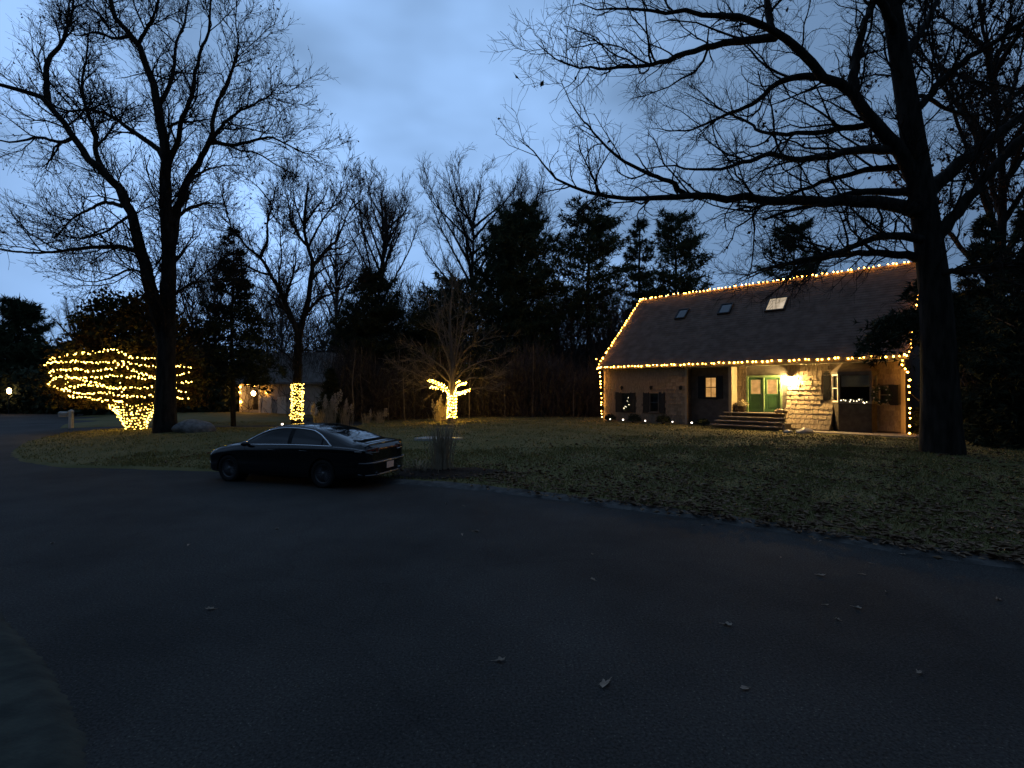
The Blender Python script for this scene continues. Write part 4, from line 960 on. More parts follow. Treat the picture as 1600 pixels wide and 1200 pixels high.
V, F = leaf_quads(P - UB, .23, rng, .3); MB().add(V, F).build('foliage', M['russet'], ut)
# light rows traced over the front of the crown
tb = bulb_mesh('tree_bulb', .031, 'tree_bulb')
ROWS = [
 [(265, 640), (285, 605), (330, 595), (400, 580), (470, 567), (560, 567), (620, 555), (680, 547), (730, 580), (800, 600), (860, 602), (900, 600), (960, 628), (1010, 645), (1060, 650), (1120, 652)],
 [(270, 640), (310, 620), (340, 622), (400, 622), (440, 615), (500, 622), (580, 628), (640, 618), (700, 618), (760, 628), (830, 640), (900, 648), (960, 655), (1040, 648)],
 [(295, 700), (300, 670), (370, 668), (440, 662), (520, 675), (600, 668), (660, 658), (710, 640), (770, 665), (850, 690), (930, 715), (1010, 710), (1060, 695), (1100, 682)],
 [(285, 750), (310, 720), (370, 705), (450, 712), (530, 712), (600, 710), (690, 702), (780, 710), (850, 712), (920, 718), (1010, 735), (1050, 750), (1120, 735)],
 [(285, 750), (340, 775), (385, 780), (390, 730), (400, 715), (450, 715), (500, 730), (560, 745), (610, 765), (660, 775), (720, 775)],
 [(340, 775), (420, 795), (470, 805), (540, 805), (620, 800), (680, 812), (740, 820), (820, 822), (900, 820), (960, 826), (1010, 770)],
 [(405, 820), (440, 832), (500, 830), (560, 838), (620, 845), (690, 850), (740, 872)],
 [(410, 770), (470, 757), (540, 760), (600, 762), (690, 770), (750, 775), (820, 772), (900, 765), (960, 775)],
 [(1010, 740), (1030, 765), (1050, 790), (1090, 795)], [(960, 822), (1015, 830), (1050, 838), (1095, 828)], [(700, 745), (715, 775), (725, 805), (740, 830)],
 [(820, 690), (850, 695), (880, 700)]]
def on_crown(cx, cy, out=1.12):
    px, py = cx / 3.75, 400 + cy / 3.75; r = ray(px, py); o = np.array([0, 0, EYE]); hgt = max(.0, (at(px, py, YU)[2] - uz0) / URZ)
    k_ = math.sqrt(max(.03, 1 - hgt ** 2)) * out; x = at(px, py, YU)[0] - UC[0]; u = np.clip(x / (URX * k_), -.992, .992)
    yy = YU - URY * k_ * math.sqrt(1 - u * u) * (.55 if hgt < .02 else 1); return at(px, py, yy)
paths = [np.array([on_crown(*p) for p in resample(np.array(r_, float), max(6, len(r_) * 3))]) for r_ in ROWS]
string('crown_lights', 'rows of yellow lights draped over the wide dome-shaped tree', paths, .125, tb, UC - np.array([0, 0, .3]), .008, .035, 'yellow lights wrapped on trees', 300, 'string lights', 'tree_bulb', .031)
def wrap(ctr_line, radius, turns, n=None, jit=.0, tilt=.12):
    c = np.asarray(ctr_line, float); n = n or int(turns * 16); u = np.linspace(0, 1, n); cc = resample(c, n); ax = nrm(np.gradient(cc, axis=0)); ref = np.array([0., 1, 0]); s_ = nrm(np.cross(ax, ref)); f_ = np.cross(s_, ax)
    a = u * turns * 2 * np.pi + rng.normal(size=n) * .02; rad = np.interp(u, np.linspace(0, 1, len(radius)), radius)[:, None]
    return cc + (s_ * np.cos(a)[:, None] + f_ * np.sin(a)[:, None]) * rad + ax * (tilt * np.sin(a)[:, None] * rad) + rng.normal(size=(n, 3)) * jit
string('trunk_lights', 'yellow lights wound round the flaring trunk of the dome-shaped tree', [wrap([at(213, 671, YU), at(213, 655, YU), at(213, 640, YU), at(213, 622, YU)], [.45, .68, 1.0, 1.42], 9.5, 260, .02, .25)], .16, tb, UB, .008, .02, 'yellow lights wrapped on trees', 300, 'string lights', 'tree_bulb', .031)
string('trunk_lights', 'yellow lights wound tightly round the forked tree trunk behind the car', [wrap([at(463.5, 657, YM), at(464, 630, YM), at(464.5, 599, YM)], [.33, .31, .30], 12, 420, .045), wrap([at(463.5, 655, YM), at(464.5, 600, YM)], [.34, .32], 3.3, 90, .05)], .14, bulb_mesh('trunk_bulb', .023, 'tree_bulb'), MBs, .008, .015, 'yellow lights wrapped on trees', 300, 'string lights', 'tree_bulb', .028)
string('bough_lights', 'yellow lights wound round the trunk and low boughs of the fan-shaped tree',
    [wrap([at(706, 654, YC), at(706, 636, YC), at(706, 617, YC)], [.27, .26, .25], 8, 260, .03)] + [wrap([at(x, y, YC + dy) for x, y, dy in b_], [.12, .08, .06], t_, 90, .02) for b_, t_ in (
        ([(703, 616, -.05), (694, 604, -.3), (682, 598, -.4), (668, 594, -.5)], 9), ([(700, 611, .1), (688, 607, .3), (672, 605, .4)], 7), ([(708, 612, .1), (714, 601, .3), (719, 596, .4)], 5), ([(714, 601, .3), (722, 599, .4), (728, 600, .5)], 4), ([(709, 616, -.1), (720, 614, -.4), (735, 609, -.5)], 7))],
    .115, bulb_mesh('bough_bulb', .021, 'bough_bulb'), CB, .008, .015, 'yellow lights wrapped on trees', 300, 'string lights', 'bough_bulb', .026)

# --- conifers
def conifer(parent, h, r, z0, kind='pine', nb=80, nt=55, tuft=.32, seed=0, m_='needle', trunk_r=None, double=False):
    g_ = np.random.default_rng(seed); tr_ = trunk_r or h * .018
    t_ = MB(); k_ = 14; line = np.stack([np.cumsum(g_.normal(size=k_)) * .03, np.cumsum(g_.normal(size=k_)) * .03, np.linspace(-.2, h * .98, k_)], 1)
    t_.tube(line, np.linspace(tr_, tr_ * .12, k_), 8); t_.build('trunk', M['bark'], parent, True)
    u = np.sort(g_.random(nb)) ** (.9 if kind == 'pine' else 1.0); z = z0 + (h - z0) * u
    if kind == 'pine':
        z = np.round(z / (h * .045)) * h * .045 + g_.normal(size=nb) * .12
        prof = np.interp(u, [0, .12, .4, .7, .9, 1], [.55, .9, 1.0, .82, .5, .16]) * g_.uniform(.4, 1.28, nb)
        rise = np.interp(u, [0, 1], [-.05, .5]) + g_.normal(size=nb) * .1
    elif kind == 'ragged':
        prof = np.interp(u, [0, .1, .35, .5, .7, 1], [.8, 1.0, .85, .45, .32, .08]) * g_.uniform(.5, 1.15, nb); rise = np.interp(u, [0, .6, 1], [-.1, .05, .4]) + g_.normal(size=nb) * .12
    else:
        prof = np.interp(u, [0, .08, 1], [.85, 1.0, .05]) * g_.uniform(.75, 1.1, nb); rise = np.interp(u, [0, .6, 1], [-.35, -.1, .5]) + g_.normal(size=nb) * .06
    a = g_.uniform(0, 2 * np.pi, nb); ln = np.maximum(prof * r, .15); kk = 6; s = np.linspace(0, 1, kk)[None]
    x0 = np.interp(z, line[:, 2], line[:, 0]); y0 = np.interp(z, line[:, 2], line[:, 1])
    curve = (.22 if kind == 'pine' else -.12)
    P = np.stack([x0[:, None] + np.cos(a)[:, None] * ln[:, None] * s, y0[:, None] + np.sin(a)[:, None] * ln[:, None] * s, np.minimum(z, h * .97)[:, None] + ln[:, None] * (rise[:, None] * s + curve * s ** 2)], -1)
    P[:, 1:] += g_.normal(size=(nb, kk - 1, 3)) * .05 * ln[:, None, None] * .6
    br_ = MB(); V, F = tubes(P, np.maximum(ln * .016, .012)[:, None] * np.linspace(1, .3, kk)[None], 4); br_.add(V, F); br_.build('branches', M['bark'], parent)
    n = np.maximum(4, (nt * ln / r).astype(int)); par = np.repeat(np.arange(nb), n); t = .25 + .78 * g_.random(len(par)) ** .8; f = np.minimum(t, .999) * (kk - 1); i_ = f.astype(int); w = (f - i_)[:, None]
    pos = P[par, i_] * (1 - w) + P[par, np.minimum(i_ + 1, kk - 1)] * w
    sp = (.10 + .16 * np.sin(np.pi * np.clip(t, 0, 1)))[:, None] * ln[par][:, None]
    lat = np.stack([-np.sin(a[par]), np.cos(a[par]), np.zeros(len(par))], 1) * g_.normal(size=(len(par), 1))
    pos = pos + lat * sp * 1.5 + np.stack([np.zeros(len(par)), np.zeros(len(par)), g_.normal(size=len(par)) * .05 * ln[par] + (.0 if kind == 'pine' else -.04 * ln[par])], 1)
    # each tuft: thin needle blades fanning out
    nn = 6; c = np.repeat(pos, nn, 0); out_ = np.stack([np.cos(a[par]), np.sin(a[par]), np.full(len(par), .35 if kind == 'pine' else -.15)], 1)
    d = nrm(np.repeat(out_, nn, 0) * .7 + g_.normal(size=c.shape) * .75); o = nrm(np.cross(d, g_.normal(size=c.shape))); L_ = tuft * g_.uniform(.6, 1.4, len(c))[:, None]; wd = L_ * (.085 if kind == 'pine' else .12)
    V = np.stack([c - o * wd, c + o * wd, c + d * L_], 1).reshape(-1, 3); MB().add(V, np.arange(len(V)).reshape(-1, 3)).build('needles', M[m_], parent)
def place(px, py_base, Y):
    x = at(px, 600, Y)[0]; return np.array([x, Y, gz(x, Y) if Y < 150 else 0.])
def top_h(px, py, Y, b): return at(px, py, Y)[2] - b[2]
def add_conifer(px, Y, topy, halfw_px, z0f, label, kind='pine', group='evergreens behind the lawn', name='pine_tree', **kw):
    b = place(px, 0, Y); h = top_h(px, topy, Y, b); t = thing(name, label, 'tree', b, 0, group)
    conifer(t, h, halfw_px / 800 * Y, z0f * h, kind, **kw); return t
add_conifer(815, 46, 318, 52, .18, 'broad dense pine directly left of the tallest clear-trunked pine', nb=195, nt=54, tuft=0.47, seed=1)
add_conifer(778, 50, 352, 40, .15, 'thinner pine half hidden behind the broad dense pine', nb=143, nt=43, tuft=0.47, seed=2)
add_conifer(921, 47, 318, 56, .40, 'pine with a clear bare lower trunk left of the house roof', nb=106, nt=54, tuft=0.47, seed=3)
add_conifer(1000, 52, 340, 21, .3, 'narrow pine squeezed between two wider pines behind the gable', nb=91, nt=32, tuft=0.43, seed=4)
add_conifer(1056, 50, 333, 46, .28, 'round-topped pine rising behind the left part of the roof ridge', nb=117, nt=54, tuft=0.47, seed=5)
add_conifer(1240, 50, 352, 48, .35, 'pine rising behind the middle of the roof ridge near the big skylight', nb=91, nt=54, tuft=0.46, seed=6)
add_conifer(583, 42, 428, 50, .03, 'broad dark spruce beside the leaning bare tree', 'pine', nb=150, nt=75, tuft=.36, seed=7, name='spruce_tree', m_='needle_dark')
add_conifer(367, 33, 352, 72, .24, 'ragged spruce with a bare trunk foot between boulder and forked tree', 'ragged', nb=120, nt=62, tuft=.30, seed=8, name='spruce_tree', m_='needle_dark', trunk_r=.17)
add_conifer(715, 41, 440, 74, .03, 'wide dark evergreen right behind the fan-shaped lit tree', 'pine', nb=150, nt=58, tuft=.4, seed=9, name='spruce_tree', m_='needle_dark')
add_conifer(30, 62, 474, 44, .03, 'dark rounded pine at the far left above the distant lamp', nb=150, nt=70, tuft=.6, seed=10)
add_conifer(640, 44, 520, 40, .03, 'dark evergreen filling the gap between spruce and fan-shaped tree', 'pine', nb=130, nt=65, tuft=.4, seed=11, name='spruce_tree', m_='needle_dark')
add_conifer(515, 37, 575, 28, .10, 'low round evergreen beside the neighbouring house wall', 'spruce', nb=90, nt=40, tuft=.25, seed=12, name='spruce_tree', m_='needle_dark')
add_conifer(1545, 22, 330, 95, .05, 'dark evergreen mass right of the huge oak', 'spruce', nb=190, nt=70, tuft=.28, seed=13, name='hemlock_tree', m_='needle_dark')
add_conifer(1640, 18, 250, 120, .05, 'dark evergreen cut by the right picture edge', 'spruce', nb=200, nt=70, tuft=.26, seed=14, name='hemlock_tree', m_='needle_dark')
# hemlock between the oak and the right end of the house: limbs reach out over the eave lights
HB = place(1452, 0, 17.5); hm = thing('hemlock_tree', 'slim hemlock with drooping boughs hiding the right end of the eave lights', 'tree', HB, 0, 'evergreens behind the lawn')
conifer(hm, top_h(1440, 430, 17.5, HB), 100 / 800 * 17.5, 3.9, 'spruce', nb=70, nt=50, tuft=.2, seed=15, m_='needle_dark', trunk_r=.12)

# --- procedural bare trees of the wood: a few grown, the rest copied
def wood_tree(parent, h, r, seed, lean=0.0, nlimb=12, fork=.35, grey='twig_grey', lv=None):
    global rng
    keep = rng; rng = np.random.default_rng(seed)
    base = np.zeros(3); tip = np.array([lean, rng.normal() * .4, h * .93])
    tr = np.array([base - [0, 0, .2], [lean * .15, 0, h * .25], [lean * .45 + rng.normal() * .2, rng.normal() * .2, h * .55], tip]); limbs = [(tr, h * .014 + .04, .02)]
    c = resample(tr, 60)
    for q in range(nlimb):
        u = fork + (.9 - fork) * (q + rng.random()) / nlimb; b = c[int(u * 59)]; a = q * 2.4 + rng.normal() * .3; ln = r * (1.05 - .55 * (u - fork) / (1 - fork)) * rng.uniform(.75, 1.1); zu = (h - b[2]) * rng.uniform(.55, .95)
        d = np.array([np.cos(a), np.sin(a), 0]) * ln; limbs.append((np.array([b, b + d * .35 + [0, 0, zu * .3], b + d * .75 + [0, 0, zu * .65], b + d + [0, 0, zu]]), h * .006 + .01, .012))
    bare_tree(parent, base, limbs, lv or [dict(spacing=.36, lmin=1.2, lmax=3.4, ang=38, k=6, up=.3, jit=.2, t0=.15, rlen=.008, rmin=.020), dict(spacing=.32, lmin=.6, lmax=1.9, ang=36, k=4, up=.25, jit=.2, t0=.12, rlen=.007, rmin=.016), dict(spacing=.36, lmin=.4, lmax=1.1, ang=34, k=3, up=.2, jit=.15, t0=.2, rlen=.006, rmin=.013)], grey, 'bark', sides=8)
    rng = keep
def copy_tree(o, loc, rz=0, sc=1.0, label=None):
    c = o.copy(); COL.objects.link(c); c.location = tuple(loc); c.rotation_euler = (0, 0, rz); c.scale = (sc,) * 3
    if label: c['label'] = label
    for ch in [x for x in o.children]:
        d = ch.copy(); COL.objects.link(d); d.parent = c
    return c
GW = 'bare trees of the wood'
b = place(570, 0, 45); t1 = thing('bare_tree', 'leaning bare tree with a round crown behind the dark spruce', 'tree', b, 0, GW); wood_tree(t1, top_h(612, 285, 45, b), 3.4, 21, lean=2.4, fork=.48, nlimb=18)
b = place(742, 0, 55); t2 = thing('bare_tree', 'wide fan-crowned bare tree reaching highest left of the pines', 'tree', b, 0, GW); wood_tree(t2, top_h(735, 275, 55, b), 8.0, 22, fork=.36, nlimb=24)
b = place(815, 0, 60); t3 = thing('bare_tree', 'slender bare tree showing above the broad dense pine', 'tree', b, 0, GW); wood_tree(t3, top_h(815, 272, 60, b), 5.0, 23, fork=.42, nlimb=18)
b = place(1560, 0, 24); t4 = thing('bare_tree', 'bare oak with hanging leaves behind the right limbs of the huge oak', 'tree', b, 0, GW); wood_tree(t4, top_h(1560, -60, 24, b), 6.0, 24, fork=.3, nlimb=18, grey='twig')
keep = [o for o in t4.children if o.name.startswith('crown')][0]; vv = np.array([v.co[:] for v in keep.data.vertices]); V, F = leaf_quads(vv[rng.integers(0, len(vv), 5200)], .2, rng, 1.2); MB().add(V, F).build('dead_leaves', M['oak_leaf'], t4)
b = place(868, 0, 58); t5 = thing('bare_tree', 'low bare tree in the gap between the two tall pines', 'tree', b, 0, GW); wood_tree(t5, 12, 3.0, 25, fork=.25, nlimb=14)
spots = [(655, 62, 1.0, 't5', 'low bare tree left of the wide fan-crowned bare tree'), (700, 66, 1.1, 't5', 'low bare tree under the wide fan crown'), (850, 52, .95, 't5', 'thin bare sapling right of the broad dense pine'), (893, 60, 1.15, 't5', 'low bare tree left of the clear-trunked pine'), (950, 56, 1.05, 't5', 'low bare tree right of the clear-trunked pine'), (975, 62, 1.15, 't5', 'low bare tree behind the left gable lights'),
         (1020, 66, .8, 't5', 'bare tree top behind the narrow pine'), (1110, 64, .85, 't5', 'bare tree top behind the ridge between two pines'), (1165, 66, .9, 't5', 'bare tree top behind the ridge left of the middle pine'), (1310, 60, .9, 't5', 'bare tree top behind the ridge right of the middle pine'), (1370, 66, 1.0, 't5', 'bare tree top behind the ridge near the oak trunk'),
         (525, 60, .75, 't3', 'distant bare tree above the neighbouring roof'), (440, 66, .6, 't3', 'distant bare tree behind the forked tree'), (335, 60, .7, 't3', 'distant bare tree left of the bare-footed spruce'), (300, 66, .62, 't3', 'distant bare tree behind the boulder'), (120, 70, .55, 't3', 'distant bare tree left of the dome-shaped tree'), (480, 72, .62, 't5', 'distant low bare tree behind the neighbouring house'), (390, 58, .7, 't5', 'distant low bare tree behind the bare-footed spruce'), (560, 55, .95, 't5', 'low bare tree behind the dark spruce'), (610, 58, .95, 't5', 'low bare tree beyond the row of slim trunks')]
for q, (px, Y, sc, src, lab) in enumerate(spots):
    copy_tree({'t5': t5, 't3': t3}[src], place(px, 0, Y), q * 1.9 + .4, sc, lab)
# slim saplings along the dark wood edge, pale from the lights
sp = []
for q, px in enumerate((553, 566, 592, 606, 620, 634, 648, 668, 733, 757, 790, 830, 862, 895)):
    Y = 36 + (q * 7 % 5); b = place(px, 0, Y); labs = ['first', 'second', 'third', 'fourth', 'fifth', 'sixth', 'seventh', 'eighth', 'ninth', 'tenth', 'eleventh', 'twelfth', 'thirteenth', 'fourteenth']
    if q < 3:
        t = thing('sapling', f'slim pale sapling trunk at the wood edge, {labs[q]} from the car roof', 'sapling', b, 0, 'slim saplings at the wood edge')
        g_ = np.random.default_rng(60 + q); c = np.stack([np.cumsum(g_.normal(size=8)) * .05, np.cumsum(g_.normal(size=8)) * .05, np.linspace(-.1, 5.5, 8)], 1); MB().tube(c, np.linspace(.065, .02, 8), 6).build('trunk', M['bark_pale'], t)
        P, Rr = spawn(c[None, 3:], np.linspace(.05, .02, 5)[None], .25, .6, 1.8, 40, 6, up=.15, rlen=.01, rmin=.009); V, F = tubes(P, Rr, 3); MB().add(V, F).build('crown', M['twig_grey'], t); sp.append(t)
    else: copy_tree(sp[q % 3], b, q * 1.3, .42 + .09 * (q * 5 % 7), f'slim pale sapling trunk at the wood edge, {labs[q]} from the car roof')

# --- dense wood behind everything: reads as one mass
def thicket(name, label, n, x0, x1, y0, y1, zf, size, m_, thin=False):
    x = rng.uniform(x0, x1, n); y = rng.uniform(y0, y1, n); hm_ = zf(x, y); z = rng.random(n) ** 1.15 * hm_
    P = np.stack([x, y, z], 1)
    loc_s = (P - HO) @ hw_; loc_t = (P - HO) @ hn
    P = P[~((loc_s > -2) & (loc_s < LEN + 1.2) & (loc_t > -16) & (loc_t < 12))]; n = len(P)
    if thin:
        d = nrm(rng.normal(size=(n, 3)) * .45 + np.array([0, 0, 1.])); L_ = rng.uniform(.8, 2.4, n)[:, None]; C = np.stack([P, P + d * L_], 1)
        V, F = tubes(C, np.repeat(rng.uniform(.014, .032, n)[:, None], 2, 1) * np.array([[1, .4]]), 3)
    else: V, F = leaf_quads(P, size, rng)
    return tag(MB().add(V, F).build(name, M[m_]), label, 'woods', kind='stuff')
thicket('woods', 'dark dense wood closing off the view behind lawn and houses', 60000, -75, 62, 66, 84, lambda x, y: 7.6 + 1.6 * np.sin(x * .21) + 1.2 * np.sin(x * .53 + 1), .8, 'needle_dark')
thicket('undergrowth', 'dark tangled undergrowth filling the wood edge left of the house', 26000, -15, 9.5, 40, 58, lambda x, y: 2.6 + .9 * np.sin(x * .6) + .05 * (y - 40), .42, 'needle_dark')
thicket('brushwood', 'grey tangle of thin bare twigs between the pines and the gable', 34000, -30, 16, 46, 64, lambda x, y: 11 + 2.2 * np.sin(x * .4), .5, 'twig_grey', True)
thicket('brushwood', 'grey brown stems and twigs along the dark wood edge behind the lawn', 9000, -14, 8.5, 37.5, 41, lambda x, y: 3.6 + .9 * np.sin(x * .9), .5, 'twig_grey', True)
thicket('brushwood', 'dark tangle of bare twigs under the trees right of the huge oak', 9000, 17.5, 38, 17, 40, lambda x, y: 5.5 + 1.2 * np.sin(x * .6), .5, 'twig_grey', True)
thicket('undergrowth', 'dark undergrowth filling the shade right of the shingled house', 20000, 18, 42, 17, 36, lambda x, y: 3.8 + .9 * np.sin(x * .7), .4, 'needle_dark')
thicket('undergrowth', 'dark hedge-like growth beyond the side street at the far left', 22000, -75, -34, 50, 60, lambda x, y: 3.6 + .9 * np.sin(x * .35), .55, 'needle_dark')
thicket('undergrowth', 'dark shrubbery behind the boulder and the lit umbrella crown', 12000, -40, -25.5, 46, 54, lambda x, y: 3.4 + .9 * np.sin(x * .6), .5, 'needle_dark')

# ================================================================== the parked black saloon car
rear_c = onz(503, 763, 0); front_c = onz(362.5, 753, 0)
cdir = nrm((front_c - rear_c)[:2]); CROT = math.atan2(cdir[1], cdir[0])
perp = np.array([cdir[1], -cdir[0]])            # towards the car's right (away from the camera)
if perp[1] < 0: perp = -perp
TR = .80; RX = 1.2; WB = 2.84
corg = rear_c[:2] + perp * (TR + .11) - cdir * RX
car = thing('parked_car', 'black four-door saloon car parked at the road edge', 'car', (corg[0], corg[1], 0), CROT)
# stations along the length: x, z bottom, half width, shoulder z, window-base half width, roof rail half width, roof rail z, top z
ST = np.array([
 [0.00, .42, .66, .80, .62, .55, .90, .93],
 [0.05, .36, .80, .86, .76, .68, .98, 1.01],
 [0.22, .30, .885, .90, .83, .74, 1.035, 1.075],
 [0.50, .24, .915, .925, .85, .74, 1.06, 1.105],
 [0.85, .21, .925, .945, .85, .70, 1.16, 1.215],
 [1.30, .20, .93, .95, .85, .655, 1.29, 1.335],
 [1.75, .20, .93, .95, .85, .63, 1.37, 1.415],
 [2.25, .20, .93, .945, .85, .62, 1.40, 1.445],
 [2.75, .20, .93, .935, .85, .635, 1.365, 1.425],
 [3.10, .20, .93, .925, .85, .665, 1.265, 1.335],
 [3.45, .20, .93, .915, .85, .715, 1.105, 1.18],
 [3.80, .20, .93, .90, .84, .765, .955, 1.03],
 [4.10, .20, .925, .86, .82, .74, .90, .97],
 [4.45, .21, .905, .80, .78, .68, .83, .895],
 [4.70, .24, .85, .70, .70, .58, .73, .79],
 [4.84, .30, .72, .60, .58, .48, .62, .66],
 [4.90, .38, .60, .54, .46, .38, .55, .58]])
NS, NR = 300, 90
sx = np.linspace(0, 4.9, NS)
def crI(xs, ys, q):
    m_ = np.gradient(ys, xs); i_ = np.clip(np.searchsorted(xs, q) - 1, 0, len(xs) - 2); h_ = xs[i_ + 1] - xs[i_]; t = (q - xs[i_]) / h_
    return (2 * t ** 3 - 3 * t ** 2 + 1) * ys[i_] + (t ** 3 - 2 * t ** 2 + t) * h_ * m_[i_] + (-2 * t ** 3 + 3 * t ** 2) * ys[i_ + 1] + (t ** 3 - t ** 2) * h_ * m_[i_ + 1]
zb, hwd, zs, hb_, hr, zr, zt_ = [crI(ST[:, 0], ST[:, c], sx) for c in range(1, 8)]
ctl = np.stack([np.stack([0 * zb, zb], 1), np.stack([hwd * .82, zb], 1), np.stack([hwd * .965, zb + .04 + (zs - zb) * .06], 1), np.stack([hwd * .985, zb + (zs - zb) * .30], 1), np.stack([hwd * .975, zb + (zs - zb) * .58], 1), np.stack([hwd * 1.0, zb + (zs - zb) * .84], 1), np.stack([(hb_ + hwd) / 2 + .012, zs + .012], 1),
                np.stack([hb_, zs + .035], 1), np.stack([hr * .45 + hb_ * .55 + .02 * np.clip((zr - zs - .1) * 3, 0, 1), zs + .035 + (zr - zs - .035) * .5], 1), np.stack([hr, zr], 1), np.stack([hr * .86, zr + (zt_ - zr) * .62], 1), np.stack([hr * .5, zt_ - (zt_ - zr) * .08], 1), np.stack([0 * zt_, zt_], 1)], 1)   # [NS, 13, 2]
KC = ctl.shape[1]; v = np.linspace(0, KC - 1, NR); vi = np.minimum(v.astype(int), KC - 2); vt = v - vi
pd = np.concatenate([2 * ctl[:, :1] - ctl[:, 1:2], ctl, 2 * ctl[:, -1:] - ctl[:, -2:-1]], 1); tq = vt[None, :, None]
a_, b_, c_, d_ = pd[:, vi], pd[:, vi + 1], pd[:, vi + 2], pd[:, vi + 3]
sec = .5 * (2 * b_ + (c_ - a_) * tq + (2 * a_ - 5 * b_ + 4 * c_ - d_) * tq ** 2 + (3 * b_ - a_ - 3 * c_ + d_) * tq ** 3)
G = np.stack([np.repeat(sx[:, None], NR, 1), sec[:, :, 0], sec[:, :, 1]], -1)     # left side, y positive
# wheel arches: pull the nearest skin points on to the arch circle
AR = .375
for wx in (RX, RX + WB):
    dx, dz = G[:, :, 0] - wx, G[:, :, 2] - .335; rr_ = np.hypot(dx, dz); low = (G[:, :, 1] > .5) & (G[:, :, 2] < .8)
    near = low & (np.abs(rr_ - AR) < .02); sfac = AR / np.maximum(rr_, 1e-6)
    G[:, :, 0] = np.where(near, wx + dx * sfac, G[:, :, 0]); G[:, :, 2] = np.where(near, .335 + dz * sfac, G[:, :, 2])
ii, jj = np.meshgrid(np.arange(NS - 1), np.arange(NR - 1), indexing='ij'); ii = ii.ravel(); jj = jj.ravel()
cx_ = (G[ii, jj] + G[ii + 1, jj] + G[ii, jj + 1] + G[ii + 1, jj + 1]) / 4; vm = (v[jj] + v[jj + 1]) / 2; xm = cx_[:, 0]
arch = np.zeros(len(ii), bool)
for wx in (RX, RX + WB): arch |= (np.hypot(cx_[:, 0] - wx, cx_[:, 2] - .335) < AR) & (cx_[:, 1] > .45) & (vm < 6)
ends = np.interp(xm, [.98, 1.15, 1.35, 1.6, 3.3, 3.55, 3.72], [0, .45, .75, .93, .95, .75, 0])
side = (vm > 7.02) & (vm < 7.02 + 1.86 * ends) & (xm > .98) & (xm < 3.72)
pillar = side & ((np.abs(xm - 2.22) < .06) | (np.abs(xm - 1.28) < .02))
screen = (vm > 9.5) & (((xm > .42) & (xm < 1.42)) | ((xm > 2.98) & (xm < 3.74)))
def skin(mask, name, m_, parent=car, mirror=True, off=0.0, smooth=True, only=0):
    q = MB(); f = np.stack([ii * NR + jj, (ii + 1) * NR + jj, (ii + 1) * NR + jj + 1, ii * NR + jj + 1], 1)[mask]
    use, inv = np.unique(f, return_inverse=True); Vv = G.reshape(-1, 3)[use].copy()
    if off: Vv[:, 1] -= off
    f2 = inv.reshape(f.shape)
    if only >= 0: q.add(Vv, f2[:, ::-1] * 1)
    if only <= 0: W2 = Vv * np.array([1, -1, 1]); q.add(W2, f2)
    return q.build(name, M[m_], parent, smooth)
body = skin(~arch & ~side & ~screen, 'body', 'car_paint')
endm = MB()
for k_ in (0, NS - 1):
    endm = MB(); ring = np.concatenate([G[k_], (G[k_] * np.array([1, -1, 1]))[::-1][1:-1]]); endm.poly(ring if k_ == 0 else ring[::-1]); endm.build('end_panel', M['car_paint'], body)
gs = side & ~pillar
one = MB()
for sd in (1, -1):
    for lo_, hi_ in ((0, 1.28), (1.28, 2.22), (2.22, 9)): skin(gs & (xm > lo_) & (xm < hi_), 'side_window', 'dark_glass', car, True, .006, only=sd)
    for lo_, hi_ in ((0, 1.6), (1.6, 9)): skin(pillar & (xm > lo_) & (xm < hi_), 'pillar_trim', 'rubber', car, True, .002, only=sd)
skin(screen & (xm < 2), 'rear_window', 'dark_glass', car); skin(screen & (xm > 2), 'windscreen', 'dark_glass', car)
# chrome arc round the side windows (top edge and base)
def skin_pt(x, vv_):
    a = np.interp(x, sx, np.arange(NS)); i_ = int(min(a, NS - 2)); w = a - i_; b = np.interp(vv_, v, np.arange(NR)); j_ = int(min(b, NR - 2)); u = b - j_
    return (G[i_, j_] * (1 - w) * (1 - u) + G[i_ + 1, j_] * w * (1 - u) + G[i_, j_ + 1] * (1 - w) * u + G[i_ + 1, j_ + 1] * w * u)
for sg in (1, -1):
    xs_ = np.linspace(3.72, .98, 50); e_ = np.interp(xs_, [.98, 1.15, 1.35, 1.6, 3.3, 3.55, 3.72], [0, .45, .75, .93, .95, .75, 0])
    top = np.array([skin_pt(x, 7.04 + 1.9 * e) for x, e in zip(xs_, e_)]); bot = np.array([skin_pt(x, 7.0) for x in np.linspace(.98, 4.0, 40)])
    P = np.concatenate([top, bot]); P[:, 1] = (P[:, 1] + .005) * sg; MB().tube(P, .017, 6).build('window_trim', M['chrome'], car, True)
